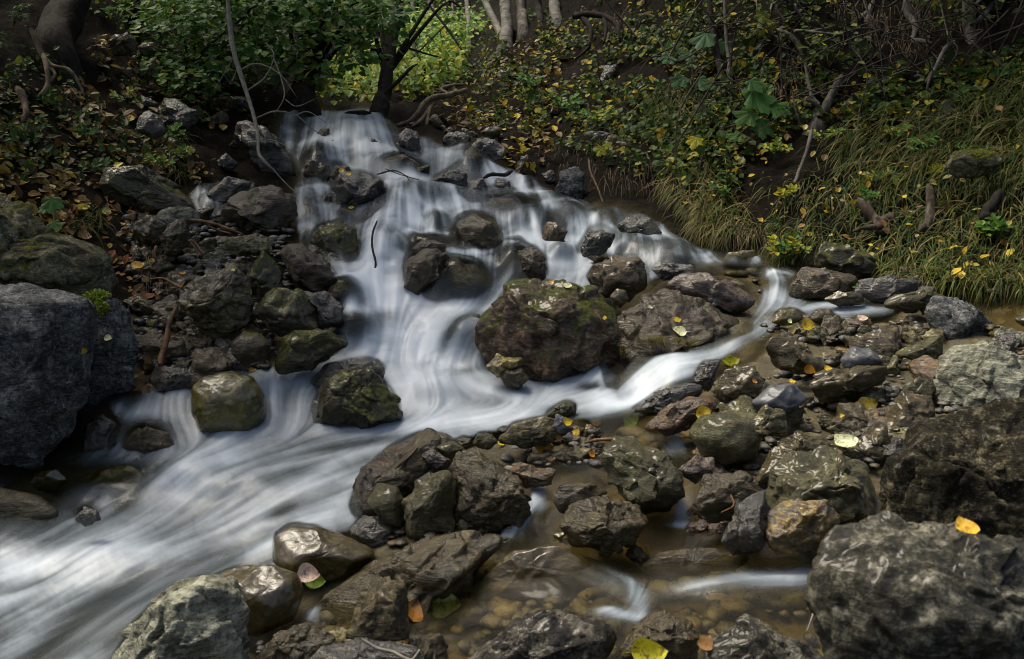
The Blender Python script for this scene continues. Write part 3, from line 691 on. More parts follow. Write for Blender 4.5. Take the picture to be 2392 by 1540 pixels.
(S_, 'brown rounded stone at the top of the small spout', 'wetbrown', '1288 1160 1310 1130 1380 1126 1420 1150 1390 1180 1310 1190', dict(d=2.7, bury=.2, jag=.5)),
(B, 'smooth olive boulder carrying a pinkish leaf', 'olive', '638 1304 645 1250 680 1230 742 1234 832 1270 886 1292 822 1334 742 1354 678 1336', dict(T=.8, d=2.62, bury=.1, jag=.3, cuts=5)),
(B, 'flat olive boulder wet on its near side', 'olive', '496 1348 556 1324 640 1322 692 1344 708 1392 690 1436 600 1470 526 1420', dict(T=.8, d=2.42, bury=.1, jag=.4, cuts=5)),
(B, 'pale grey-white boulder at the bottom left of the bank', 'pale', '245 1560 310 1460 400 1370 480 1344 532 1370 578 1440 588 1510 570 1640 240 1640', dict(T=.7, d=2.12, bury=.05, jag=1.2)),
(B, 'broad brown boulder glazed with water beside the near pool', 'wetbrown', '748 1450 760 1390 850 1330 960 1275 1080 1254 1178 1264 1172 1292 1100 1334 960 1376 862 1410 800 1486 758 1486', dict(T=.7, d=2.52, bury=.1, cuts=4)),
(B, 'grey-green block in front of the broad glazed boulder', 'grey', '816 1476 834 1400 898 1358 952 1360 964 1420 954 1484 858 1496', dict(T=.8, d=2.25, bury=.05, jag=.7, cuts=6)),
(K, 'brown rock at the bottom edge below the flat olive boulder', 'wetbrown', '586 1540 636 1472 720 1454 784 1490 740 1560 600 1580', dict(d=2.2, bury=.1)),
(K, 'dark rock at the bottom edge below the grey-green block', 'wet', '690 1580 740 1510 860 1495 980 1512 1010 1580', dict(d=2.12, bury=.1, jag=.6)),
# foot of the right bank
(B, 'lichen-covered grey boulder sunk in the grass of the right bank', 'lichen', '2204 386 2228 355 2300 345 2348 374 2318 402 2232 408', dict(d=4.35, bury=.15)),
(K, 'moss-topped slab at the foot of the grassy bank', 'mossy', '1896 594 1930 564 1992 575 2054 620 2042 642 1962 642 1908 622', dict(d=4.2, bury=.1, layers=.4)),
(B, 'brown boulder right of the little side fall', 'wetbrown', '1842 660 1878 625 1942 628 1994 652 1990 694 1902 698 1848 690', dict(d=4.02, bury=.15)),
(K, 'dark low boulder under the moss-topped slab', 'wet', '1994 684 2012 656 2060 646 2142 652 2156 690 2060 706', dict(d=3.9, bury=.15)),
(S_, 'olive rock edging the side channel', 'olive', '1922 698 1960 680 2010 684 2020 706 1960 712', dict(d=3.88, bury=.2, jag=.6)),
(K, 'grey-brown slab behind the blue-black cracked boulder', 'greygreen', '2056 712 2090 686 2180 676 2240 692 2220 712 2120 724', dict(d=3.72, bury=.15)),
(K, 'blue-grey crumbling rock in the undercut right bank', 'slate', '1296 440 1306 404 1340 388 1366 404 1374 452 1330 480', dict(d=5.5, bury=.2, jag=1.5)),
(S_, 'rounded dark stone high on the wooded right bank', 'wet', '1152 188 1166 164 1190 160 1214 178 1200 198', dict(d=8.1, bury=.1)),
(S_, 'dark stone among yellow leaves on the right bank', 'wet', '1276 262 1290 230 1324 224 1342 250 1320 270', dict(d=6.9)),
(S_, 'sloping dark stone by the broad-leaved plants', 'wet', '1396 190 1410 154 1440 150 1440 176 1412 204', dict(d=7.0)),
(S_, 'grey stone lying behind the curved trunk', 'grey', '2262 208 2278 192 2304 192 2312 208 2290 218', dict(d=5.0)),
(K, 'shiny dark rock beside the upper right fall', 'wet', '1030 330 1046 306 1076 304 1100 320 1090 340 1050 344', dict(d=6.15, bury=.2)),
(K, 'wet ledge right of the upper right fall', 'wet', '1094 350 1116 322 1160 330 1190 356 1196 386 1150 384', dict(d=5.95, bury=.25)),
(K, 'dark flat rock by the roots at the top of the fall', 'wet', '924 302 940 284 990 280 1024 300 1010 316 950 316', dict(d=6.7, bury=.2)),
]
for (name, lab, mat, out, kw) in ROCKS:
    rock(name, lab, mat, out, **kw)

# smaller stones between them
FILL = [
("690 300 900 290 960 390 1150 360 1160 400 900 410 720 400", 9, (12, 28), ['wet', 'wetbrown'], 'breaking the upper fall', 'stones breaking the upper fall'),  # polygon, count, size range, materials, phrase, group
("320 500 470 470 520 560 660 560 640 680 420 660 300 640", 52, (22, 56), ['schist', 'grey', 'wet', 'wetbrown', 'greygreen'], 'on the upper rubble slope left of the cascade', 'stones of the upper rubble slope'),
("300 700 430 720 560 770 640 850 500 875 340 850", 52, (26, 74), ['wetbrown', 'wet', 'mossy', 'schist'], 'in the dark rubble beside the stream', 'stones of the rubble beside the stream'),
("700 420 770 430 790 520 700 500", 7, (16, 30), ['wet', 'wetbrown'], 'beside the thin left strands of the cascade', 'stones by the left strands'),
("1780 770 2150 750 2200 800 2160 860 1900 850", 60, (30, 74), ['schist', 'grey', 'wetbrown', 'greygreen', 'orange'], 'at the back of the gravel bar', 'stones at the back of the gravel bar'),
("1660 900 1900 930 2190 880 2200 980 2060 1060 1960 1000 1680 980", 66, (32, 90), ['schist', 'wetbrown', 'wet', 'grey', 'greygreen', 'orange'], 'in the middle of the gravel bar', 'stones in the middle of the gravel bar'),
("1960 1000 2160 960 2080 1080 1960 1060", 20, (40, 90), ['schist', 'wet', 'greygreen'], 'against the large black boulder', 'stones against the black boulder'),
("1640 1060 1800 1080 1780 1260 1620 1230", 18, (24, 60), ['wet', 'wetbrown', 'orange', 'plum'], 'around the small fall between the pools', 'stones around the small fall'),
("1180 1000 1400 1000 1400 1060 1200 1080", 34, (14, 36), ['wetbrown', 'schist', 'orange', 'grey', 'wet'], 'on the leaf-strewn shoal', 'stones of the leaf-strewn shoal'),
("900 1200 1190 1230 1180 1260 930 1290", 12, (12, 26), ['wetbrown', 'wet', 'olive', 'grey'], 'at the foot of the foreground cluster', 'stones under the foreground cluster'),
("2000 640 2391 650 2391 690 2060 690", 9, (20, 44), ['wet', 'wetbrown', 'greygreen'], 'along the foot of the grassy bank', 'stones along the grassy bank'),
("980 270 1250 320 1290 420 1200 390 1000 320", 14, (14, 34), ['wet', 'wetbrown', 'greygreen'], 'beside the upper right fall', 'stones beside the upper right fall'),
("330 200 560 220 560 400 420 400 330 330", 10, (18, 40), ['wet', 'grey', 'mossy'], 'half sunk in the dark left bank', 'stones sunk in the left bank'),
("700 1440 1060 1480 1060 1540 700 1540", 6, (30, 60), ['wetbrown', 'wet', 'grey'], 'along the bottom edge of the near pool', 'stones at the near pool edge'),
("1250 250 1500 180 1560 330 1320 400", 8, (18, 36), ['wet', 'grey'], 'in the leaves of the wooded right bank', 'stones on the wooded bank'),
("2400 760 3100 700 3100 1050 2420 960", 26, (40, 110), ['grey', 'wet', 'schist', 'greygreen'], 'on the far side of the gravel bar past the pale boulder', 'stones past the pale boulder'),
("-700 700 -200 560 -180 1050 -700 1100", 16, (60, 150), ['wet', 'mossy', 'grey'], 'on the bank beyond the huge slate boulder', 'stones beyond the slate boulder'),
("2240 790 2391 770 2391 840 2300 830", 4, (30, 50), ['grey', 'wet', 'pale'], 'behind the large pale boulder', 'stones behind the pale boulder'),
("1280 1250 1700 1275 1500 1300 1340 1290", 4, (20, 34), ['wetbrown', 'olive'], 'sunk in the far side of the near pool', 'stones in the near pool'),
]
WORD = {'schist': 'banded brown', 'grey': 'grey', 'wet': 'black wet', 'wetbrown': 'brown wet', 'greygreen': 'grey-green', 'mossy': 'mossy', 'orange': 'orange-stained', 'plum': 'plum-coloured', 'olive': 'smooth olive', 'pale': 'pale'}
for (poly, cnt, (s0, s1), mats, phrase, grp) in FILL:
    P = pts(poly); placed = 0; tries = 0; mine = []
    while placed < cnt and tries < cnt * 40:
        tries += 1
        u, v = rng.uniform(P[:, 0].min(), P[:, 0].max()), rng.uniform(P[:, 1].min(), P[:, 1].max())
        if not inpoly(np.array([u]), np.array([v]), P)[0]: continue
        s = s0 + (s1 - s0) * rng.random() ** 1.6
        if any(abs(u - a) < 0.30 * w and abs(v - b_) < 0.30 * h for a, b_, w, h in ROCKBOX[:len(ROCKS)]): continue
        if any(math.hypot(u - a, v - b_) < 0.36 * (s + q) for a, b_, q in mine): continue
        mine.append((u, v, s)); placed += 1
        m = mats[int(rng.integers(len(mats)))]
        asp = rng.uniform(0.55, 0.85)
        k = int(rng.integers(6, 10)); a = np.sort(rng.uniform(0, 2 * np.pi, k))
        rad = s * rng.uniform(0.75, 1.1, k); tl = rng.uniform(-0.35, 0.35)
        x, y = rad * np.cos(a), rad * np.sin(a) * asp
        if np.max(np.diff(np.append(a, a[0] + 2 * np.pi))) > 2.6: continue
        poly2 = np.stack([u + x * math.cos(tl) - y * math.sin(tl), v + x * math.sin(tl) + y * math.cos(tl)], 1)
        big = 'larger' if s > (s0 + s1) / 2 else 'small'
        rock('stone', f'{big} {WORD[m]} stone {phrase}', m, poly2, d=float(dground(u, v + s * asp * .5)) - (.03 if 'breaking' in phrase else -.02), T=rng.uniform(0.6, 0.9), bury=0.25, jag=1.0, cuts=6, group=f'{big} {WORD[m]} {grp}', cat='stone', seed=int(rng.integers(1e6)), layers=0.5 if m == 'schist' else 0)

BVH = BVHTree.FromPolygons(np.concatenate(ALLV).tolist(), np.concatenate(ALLF).tolist(), all_triangles=True)
def pick(u, v):
    p = unproj(u, v, 1.0); dvec = Vector(p - CAM).normalized()
    loc, nrm, i, dist = BVH.ray_cast(Vector(CAM), dvec)
    if loc is None: return np.array(unproj(u, v, float(dground(u, v)))), np.array([0, 0, 1.0])
    if nrm.dot(dvec) > 0: nrm = -nrm
    return np.array(loc), np.array(nrm)

# pebbles lying loose: too many to count
def pebbles(name, label, polys, n, s0, s1, cols, sink=0.0):
    V0, F0 = ico(2)
    vs, fs, cs = [], [], []
    base = 0
    Ps = [pts(p) for p in polys]
    areas = np.array([np.ptp(p[:, 0]) * np.ptp(p[:, 1]) for p in Ps]); areas /= areas.sum()
    k = 0
    while k < n:
        P = Ps[int(rng.choice(len(Ps), p=areas))]
        u, v = rng.uniform(P[:, 0].min(), P[:, 0].max()), rng.uniform(P[:, 1].min(), P[:, 1].max())
        if not inpoly(np.array([u]), np.array([v]), P)[0]: continue
        k += 1
        dd = float(dground(u, v)); c = unproj(u, v, dd)
        s = (s0 + (s1 - s0) * rng.random() ** 2) * dd / FPX
        X = V0 * (1 + 0.5 * pnoise(V0 * 1.3 + rng.uniform(0, 50, 3)))[:, None]
        X = X * np.array([rng.uniform(.8, 1.3), rng.uniform(.7, 1.1), rng.uniform(.4, .7)]) * s
        t = rng.uniform(0, 6.28); X = X @ np.array([[math.cos(t), -math.sin(t), 0], [math.sin(t), math.cos(t), 0], [0, 0, 1]])
        vs.append(X + c + [0, 0, s * .1 - sink]); fs.append(F0 + base); base += len(V0)
        cs.append(np.tile(np.array(cols[int(rng.integers(len(cols)))]) * rng.uniform(.6, 1.3), (len(V0), 1)))
    me = mesh_np(name, np.concatenate(vs), np.concatenate(fs), True, color=np.concatenate(cs))
    return tag(obj(name, me, M['pebble']), label, 'gravel', kind='stuff')
b = NT('wet_pebbles'); at = b.n('ShaderNodeAttribute', attribute_name='tint'); tc = b.n('ShaderNodeTexCoord')
pr = b.n('ShaderNodeBsdfPrincipled'); nz = b.noise(tc.outputs['Object'], 60, 5, 0.7)
b.l(b.mix(1.0, at.outputs['Color'], b.ramp(nz, [(0.3, 0.45), (0.7, 1.5)]), 'MULTIPLY'), pr.inputs['Base Color'])
b.l(b.ramp(nz, [(0.3, 0.15), (0.7, 0.6)]), pr.inputs['Roughness'])
bp = b.n('ShaderNodeBump'); bp.inputs['Distance'].default_value = 0.006; b.l(nz, bp.inputs['Height']); b.l(bp.outputs[0], pr.inputs['Normal'])
b.l(pr.outputs[0], b.out.inputs[0]); M['pebble'] = b.m
PC = [(.05, .042, .025), (.075, .07, .058), (.03, .027, .022), (.09, .06, .02), (.06, .058, .05), (.11, .1, .08), (.035, .03, .012)]
pebbles('gravel', 'loose wet pebbles and stone chips filling the gaps of the gravel bar', ["2300 760 3200 690 3200 1200 2400 1100", "1640 900 2200 800 2300 980 2060 1080 1800 1280 1640 1240", "1780 740 2160 750 2200 800 1780 800", "1160 1000 1400 990 1400 1090 1180 1090", "880 1200 1200 1220 1180 1290 920 1290", "580 1500 800 1500 800 1560 580 1560"], 1700, 5, 16, PC)
pebbles('rubble', 'dark broken stone chips covering the rubble bank left of the cascade', ["300 500 660 470 700 600 640 860 320 860"], 900, 5, 16, [(.03, .028, .024), (.05, .047, .04), (.018, .016, .013), (.04, .035, .018), (.075, .07, .062)])

pebbles('bed_stones', 'olive and brown stones lying on the bed of the near pool under the water', ["740 1290 1900 1280 1900 1500 740 1500", "1380 980 1640 985 1640 1060 1380 1060", "1660 590 1800 600 1780 690 1700 640"], 330, 12, 44, [(.06, .05, .018), (.09, .075, .03), (.04, .036, .018), (.11, .085, .025), (.07, .066, .045), (.03, .026, .012)], .055)
# ------------------------------------------------------------------ water
STEP = 3.0
wu = np.arange(-660, 2700, STEP); wv = np.arange(200, 1740, STEP)
WU, WV = np.meshgrid(wu, wv)
def rawmask(poly): return inpoly(WU, WV, poly)
m_main = rawmask(W_MAIN); m_side = rawmask(W_SIDE); m_left = rawmask(W_LEFT); m_pool = rawmask(W_POOL); m_dark = rawmask(W_DARK)
wob = fbm(np.stack([WU.ravel() / 34, WV.ravel() / 34, np.zeros(WU.size)], 1), 3).reshape(WU.shape)
def softmask(m, s): return smooth01(blur(m.astype(float), s) + wob * 0.10, 0.22, 0.85)

dw = dground(WU, WV)
# domes of water over drowned stones: u v ru rv height(m)
DOMES = pts("""0 0""") if False else [
 (745,372,58,44,.10),(930,392,62,36,.08),(1100,378,46,44,.09),(830,300,110,40,.06),(1112,545,62,52,.06),(1000,575,60,30,.06),(1070,655,92,58,.12),
 (1200,615,62,55,.10),(805,690,52,46,.09),(832,765,66,42,.07),(775,570,62,60,.05),(1235,505,66,42,.08),(1320,520,60,36,.07),(1290,470,50,30,.05),
 (1560,590,85,40,.08),(1470,560,60,40,.05),(1340,500,40,30,.05),(950,470,60,50,.07),(1010,450,60,30,.05),(900,560,70,110,.08),(1180,480,60,40,.06),
 (540,950,95,60,.05),(340,1010,70,36,.04),(990,905,130,50,.10),(1080,790,70,60,.09),(1560,870,80,50,.09),
 (1400,880,30,40,.04),(440,1100,110,55,.07),(260,1130,110,50,.06),(620,1130,160,60,.06),(700,1230,120,50,.05),(250,1290,200,60,.06),
 (1830,740,60,22,.03),(1720,800,60,25,.03),(1820,665,40,30,.03),(500,475,50,25,.04),(720,480,34,44,.05),(1240,1180,40,50,.04),(1340,1350,160,60,.03),(1700,1360,120,40,.03),(480,1450,200,60,.05)]
r_ = np.random.default_rng(11)
CASC = pts("690 280 900 280 960 400 1160 350 1300 470 1620 590 1300 640 1150 690 900 760 830 620 700 560")
KN = [(a, b_, ru, rv) for (a, b_, ru, rv, h) in DOMES if b_ < 720]
tries = 0
while len(KN) < 40 and tries < 4000:        # many smaller ledges between the named domes
    tries += 1
    a, b_ = r_.uniform(690, 1620), r_.uniform(410, 590)
    ru = r_.uniform(24, 46); rv = ru * r_.uniform(.7, 1.0)
    if not inpoly(np.array([a]), np.array([b_]), CASC)[0]: continue
    if any(abs(a - x) < .55 * w_ + ru * .6 and abs(b_ - y) < .55 * h_ + rv * .6 for (x, y, w_, h_), (_, sk) in zip(ROCKBOX, ROCKPOLY) if not sk): continue
    if any(((a - x) / (ru + p) * 1.25) ** 2 + ((b_ - y) / (rv + q) * 1.25) ** 2 < 1 for x, y, p, q in KN): continue
    KN.append((a, b_, ru, rv)); DOMES.append((a, b_, ru, rv, r_.uniform(.03, .06)))
lift = np.zeros_like(dw); dome_foam = np.zeros_like(dw); fan_u = np.zeros_like(dw); fan_v = np.zeros_like(dw); fan_w = np.zeros_like(dw); dome_in = np.zeros_like(dw)
for (a, b_, ru, rv, h) in DOMES:
    x, y = (WU - a) / ru, (WV - b_) / rv
    q = x * x + y * y
    lift = lift + (2.2 if b_ < 860 else 1.1) * h * np.exp(-q * 1.6)
    if b_ < 720:
        am = r_.uniform(.55, 1.15)
        rr_ = np.sqrt(q)
        crest = np.exp(-((rr_ - .98) / .16) ** 2) * smooth01(-y, .1, .7)
        body = np.exp(-(x / .74) ** 2 - ((y - .05) / .62) ** 2)
        base_ = np.exp(-(x / 1.1) ** 2 - ((y - 1.15) / .34) ** 2)
        dome_foam += (am if b_ > 390 else am * .7) * (.22 * crest - .21 * body + .20 * base_)
        w = np.exp(-q * 1.1)
        fan_u += w * x * .75; fan_v += w * 1.0; fan_w += w; dome_in = np.maximum(dome_in, np.exp(-q * .9))
wp = unproj(WU, WV, dw)
wdir = np.array([0, -0.75, 0.66])
wp = wp + lift[..., None] * wdir * 0.55

# flow lines, painted along the current, blended with the way the surface falls
FLOW = [
"700 250 692 320 690 385","800 258 808 330 800 395","870 258 890 320 930 395 960 430","760 258 752 320 745 350","720 350 745 345 790 400","745 345 700 395",
"900 400 960 430 960 470 905 560 862 640 868 720 900 800 940 870 1000 940","1030 335 1040 380 1010 430 960 450","1030 440 1060 500 1100 540 1092 600 1060 690 980 740",
"1110 345 1150 400 1200 450 1260 520 1310 570 1330 620 1250 660 1150 690 1060 750 1020 830","1085 340 1065 380 1050 410","1240 430 1330 490 1420 540 1480 600","1450 500 1540 560 1620 600 1690 622",
"1400 510 1350 560 1330 620","690 440 740 500 720 570 790 640 850 660","720 470 705 560 740 620","770 520 740 600","780 520 800 620","1190 690 1075 785 1000 880 965 960","1160 760 1080 830 1060 890","850 850 760 868 680 888","690 885 692 930 662 992",
"640 875 650 930 690 985","330 905 300 960 270 1010","420 900 400 960 430 1020","1450 945 1300 962 1150 985 1000 1000 800 1022 600 1062 400 1132 200 1242 0 1332 -350 1460",
"950 890 1100 905 1200 915 1250 962 1100 995","1000 1012 850 1075 700 1155 500 1255 250 1375 0 1500 -200 1620","560 1050 480 1112 390 1180 280 1250 100 1330","300 1110 200 1180 100 1250","800 1200 640 1255 450 1355 250 1485 50 1620",
"100 1090 40 1180 -60 1250","1640 615 1780 630 1815 660 1822 690 1800 742 1740 800 1620 842 1540 885 1470 935 1400 955","2080 718 1900 722 1800 745","1640 850 1560 860 1480 930","1420 860 1390 910",
"1440 990 1560 1000 1590 1040 1600 1130 1590 1220","1360 1120 1275 1140 1235 1200 1190 1260","1250 1260 1350 1330 1480 1372 1492 1420 1400 1446 1200 1446 1000 1446 740 1450 600 1530","1940 1330 1750 1345 1570 1372 1490 1400",
"700 1380 745 1440 720 1490","480 430 470 470 500 500","600 432 540 470 510 505","1050 600 1000 640 985 700","1080 620 1080 700","1110 620 1150 690","1180 580 1160 650","1220 590 1240 650","800 660 770 720","830 660 850 720","820 740 790 790","870 745 860 800",
"900 690 880 800","930 800 900 830 850 850 760 860","1300 1430 1000 1430"]
fu = np.zeros_like(dw); fv = np.zeros_like(dw); fw = np.full(dw.shape, 1e-6)
for s in FLOW:
    P = pts(s)
    n = max(4, int(np.sum(np.linalg.norm(np.diff(P, axis=0), axis=1)) / 22))
    Q = catmull(P, n)
    T = np.gradient(Q, axis=0); T /= np.linalg.norm(T, axis=1)[:, None]
    for (q, t) in zip(Q, T):
        sg = 34.0
        i0 = max(0, int((q[1] - 110 - wv[0]) / STEP)); i1 = int((q[1] + 110 - wv[0]) / STEP) + 1
        j0 = max(0, int((q[0] - 110 - wu[0]) / STEP)); j1 = int((q[0] + 110 - wu[0]) / STEP) + 1
        if i1 <= 0 or j1 <= 0: continue
        r2 = (WU[i0:i1, j0:j1] - q[0]) ** 2 + (WV[i0:i1, j0:j1] - q[1]) ** 2
        w = np.exp(-r2 / (2 * sg * sg))
        fu[i0:i1, j0:j1] += w * t[0]; fv[i0:i1, j0:j1] += w * t[1]; fw[i0:i1, j0:j1] += w
fu /= fw; fv /= fw
bu, bv, bw = blur(fu * (fw > 1e-3), 14), blur(fv * (fw > 1e-3), 14), blur((fw > 1e-3).astype(float), 14) + 1e-4
far = np.exp(-fw * 3)
fu = fu * (1 - far) + far * bu / bw; fv = fv * (1 - far) + far * bv / bw
# gravity: steepest descent on the surface, in grid coordinates
pu = np.gradient(wp, STEP, axis=1); pv = np.gradient(wp, STEP, axis=0)
E = (pu * pu).sum(-1); F = (pu * pv).sum(-1); G = (pv * pv).sum(-1)
zu, zv = pu[..., 2], pv[..., 2]
det = E * G - F * F + 1e-14
du_, dv_ = -(G * zu - F * zv) / det, -(E * zv - F * zu) / det
gn = np.hypot(du_, dv_) + 1e-9
gu_, gv_ = blur(du_ / gn, 2), blur(dv_ / gn, 2)
zone_steep = smooth01(WV, 720, 600)
fn = np.hypot(fu, fv) + 1e-9
ft = np.hypot(fan_u, fan_v) + 1e-9; fk = np.clip(fan_w, 0, 1) * 1.6 * zone_steep
fu = fu / fn + fan_u / ft * fk + gu_ * 0.12 * zone_steep; fv = fv / fn + fan_v / ft * fk + (gv_ * 0.12 + .35) * zone_steep
fn = np.hypot(fu, fv) + 1e-9
fu /= fn; fv /= fn

anym = blur((m_main | m_side | m_left | m_pool | m_dark).astype(float), 5) > 0.02
idx = np.argwhere(anym)
def lic(sig, length, seed):
    r = np.random.default_rng(seed)
    nz = blur(r.normal(size=dw.shape), sig); nz /= nz.std()
    acc = np.zeros(len(idx)); wt = 0.0
    for sgn in (1, -1):
        y, x = idx[:, 0].astype(float), idx[:, 1].astype(float)
        for k in range(length):
            iy = np.clip(np.rint(y).astype(int), 0, dw.shape[0] - 1); ix = np.clip(np.rint(x).astype(int), 0, dw.shape[1] - 1)
            w = 0.5 + 0.5 * math.cos(math.pi * k / length)
            acc += w * nz[iy, ix]; wt += w
            x = x + sgn * fu[iy, ix]; y = y + sgn * fv[iy, ix]
    acc /= acc.std()
    out = np.zeros(dw.shape); out[anym] = acc
    return out
L4 = lic(9.0, 80, 8); L1 = lic(0.7, 34, 1); L2 = lic(1.8, 46, 2); L3 = lic(4.2, 60, 5)
near = smooth01(WV, 850, 1150)
streak = L1 * (0.52 - 0.20 * near) + L2 * (0.36 + 0.10 * near) + L3 * (0.40 + 0.2 * near) + L4 * (0.10 + 0.22 * near)

# how much foam the water carries: base by zone and patches (u v ru rv turn amount)
foam = np.full(dw.shape, 0.0)
foam += (0.63 - 0.10 * smooth01(WV, 980, 1080)) * blur(m_main.astype(float), 4)
foam += 0 * (0.59 + 0.02 * smooth01(WV, 600, 800)) * blur(m_main.astype(float), 4)
foam = np.maximum(foam, 0.46 * blur(m_side.astype(float), 4))
foam = np.maximum(foam, 0.42 * blur(m_left.astype(float), 3))
foam = np.maximum(foam, 0.05); foam = np.maximum(foam, .09 * blur(m_pool.astype(float), 4))
BL = """720 300 26 60 0 -.22  690 330 14 60 0 -.25  835 300 90 50 0 .05  745 340 45 14 0 .15  745 385 44 24 0 -.18  930 385 50 18 10 -.45  985 395 26 14 20 -.3  1100 372 20 30 0 -.45  1120 385 14 26 20 -.35  1035 345 30 16 20 .1
1060 545 40 36 0 -.12  1115 550 58 44 0 -.62  1000 625 44 46 0 -.85  1000 578 40 14 0 -.5  1075 665 66 36 0 -.42  1070 628 60 12 0 .18  1200 622 46 34 0 -.30  1190 590 40 9 0 .2  805 690 44 30 0 -.48  805 654 44 8 0 .1
835 772 56 24 -8 -.46  905 740 36 18 0 -.30  775 565 50 42 0 -.52  825 580 20 50 0 -.2  1235 500 50 20 20 -.42  1160 480 40 18 20 -.28  1290 540 24 14 20 -.4  1320 480 44 22 25 -.2  1390 505 40 12 20 -.3 1370 480 40 12 20 -.25
1560 595 60 18 10 -.30  1530 575 50 10 20 .1  1640 596 40 16 10 .05  1560 548 50 16 25 .1  1480 520 40 16 20 .1 790 310 120 46 0 .10 1180 420 40 20 30 .15 1330 470 60 16 20 .1 1420 560 40 20 0 .1  1000 500 60 16 -10 .12 900 470 26 34 -20 -.2  885 520 30 60 20 .05  870 620 44 60 0 .22  930 560 40 70 20 .12  900 750 40 60 0 .2  960 830 60 40 0 .22
1060 790 60 16 -45 -.40  1010 800 40 60 -40 .12 1120 720 60 14 -20 .12  1090 870 40 10 -10 -.2  960 900 60 26 0 .2  1120 935 80 16 8 -.16  1190 905 40 14 20 -.25  1060 990 200 14 -4 .16  1200 1000 90 10 0 .1  1290 960 60 10 0 -.1
700 870 90 12 0 .10  740 900 30 36 0 -.15  540 950 70 30 0 -.72  540 985 70 14 0 -.25  640 960 26 34 0 .10  300 915 50 24 0 -.42  345 1010 56 26 0 -.62  390 960 40 40 0 .02  290 970 30 40 0 .05
820 1040 120 10 -8 -.22  900 1020 160 9 -4 -.12  640 1060 160 12 -10 .12  520 1095 60 26 -30 .12  260 1115 90 26 -8 -.52  140 1100 80 30 -6 -.45  30 1180 90 50 0 -.62  100 1140 60 30 0 -.4 200 1195 26 16 0 -.45 60 1210 40 40 0 -.3
300 1170 50 40 -60 -.22  420 1130 40 60 30 .18  560 1150 120 16 -20 .10  700 1110 90 16 -15 -.12  660 1200 50 16 -25 -.3  760 1160 90 22 -30 -.10  620 1270 90 12 -20 .10  180 1290 190 34 -16 .16  330 1290 70 20 0 .16  60 1320 90 30 -12 .22
400 1350 180 22 -20 -.22  560 1320 90 14 -10 -.12  300 1410 170 40 -25 -.20  330 1460 80 40 -40 -.34  180 1500 120 40 -30 -.14  60 1450 60 60 0 .10  480 1400 60 20 0 -.2  160 1370 140 18 -22 .14
1560 880 60 36 -35 .25  1500 930 40 20 0 .2  1550 600 50 8 0 .1  1720 590 70 20 0 -.42  1720 625 90 14 0 -.36  1762 604 12 20 0 .38  1815 655 22 26 0 .32  1770 660 26 20 0 -.30 1810 686 50 8 0 .2  1880 705 70 8 0 -.05  2000 715 70 14 0 .05  1900 722 120 16 0 .22  1700 612 90 10 0 .2 1660 596 40 10 0 .2 1840 742 40 12 0 -.28  1960 740 40 12 0 .2  1780 770 40 12 -25 .1
1720 790 40 12 -20 -.12  1680 825 50 12 -20 .16  1560 862 70 34 -30 .40  1500 910 30 30 -40 .30  1450 940 60 12 0 .25  1390 890 26 28 -40 .25  1385 905 34 10 0 -.5 1560 900 40 10 -40 -.12
1255 1165 30 40 -50 .62  1215 1215 44 22 -40 .60  1580 1035 28 26 0 .6  1592 1185 20 34 0 .6  1585 1225 34 8 0 .4  1330 1320 70 22 30 .2  1420 1360 60 20 20 .22  1600 1385 90 30 0 .12  1350 1446 120 18 0 .14  1490 1400 26 36 0 .36  1440 1432 50 12 10 .42  1450 1350 50 10 25 .24  1800 1350 130 24 -4 .42  1880 1330 50 40 0 .25  1620 1370 60 14 0 .15  730 1425 26 30 0 .40 1180 1250 30 10 0 .2
500 470 34 16 -30 .12 470 490 20 20 0 .12 530 445 60 14 0 -.2  720 440 20 40 0 -.12  700 520 14 40 0 .15  770 500 26 14 30 .1 1500 1440 20 20 0 .1
2250 740 300 60 0 -.05"""
for (a, b_, ru, rv, tn, am) in np.array([float(x) for x in BL.split()]).reshape(-1, 6):
    c, s = math.cos(math.radians(tn)), math.sin(math.radians(tn))
    x, y = WU - a, WV - b_
    q = ((x * c + y * s) / ru) ** 2 + ((-x * s + y * c) / rv) ** 2
    foam += am * (1.25 if am < 0 else 1.0) * np.exp(-q * 0.9)
_c = np.stack([WU.ravel() / 60, WV.ravel() / 40, np.full(WU.size, 3.3)], 1)
_c[:, 0] += fbm(_c * .8, 3) * 1.2; _c[:, 1] += fbm(_c * .8 + 50, 3) * 1.2
foam += dome_foam
_l = np.stack([WU.ravel() / 62, WV.ravel() / 24, np.full(WU.size, 8.8)], 1)
_l[:, 1] += fbm(_l * np.array([.9, .3, 1]) + 20, 3) * 1.5
ledge = fbm(_l, 3, .5).reshape(WU.shape)
foam += ledge * .26 * zone_steep
wp = wp + (blur(ledge, 2) * .035 * zone_steep)[..., None] * wdir
froth = np.zeros_like(dw)
for (a, b_, ru, rv) in [(960, 810, 120, 110), (870, 640, 90, 55), (950, 720, 100, 70), (620, 880, 90, 24), (1120, 910, 110, 30), (1000, 930, 120, 40), (1330, 610, 60, 30), (840, 850, 80, 30), (1440, 945, 80, 25), (960, 415, 60, 16), (800, 396, 90, 14), (1260, 560, 60, 20)]:
    froth = np.maximum(froth, np.exp(-((WU - a) / ru) ** 2 - ((WV - b_) / rv) ** 2))
foam += .14 * froth
cloud = fbm(_c, 5, .55).reshape(WU.shape)
act = smooth01(foam, 0.04, 0.5)
foam = foam + (streak * (0.185 + .05 * dome_in * zone_steep - 0.055 * smooth01(WV, 640, 800)) * (1 - .85 * np.clip(froth * 1.3, 0, 1)) + cloud * (0.10 + 0.14 * np.exp(-((WU - 960) / 190) ** 2 - ((WV - 820) / 130) ** 2))) * (0.12 + 0.88 * act)
soft = blur(foam, 2.2); k_ = smooth01(WV, 700, 900) * .14 + .06
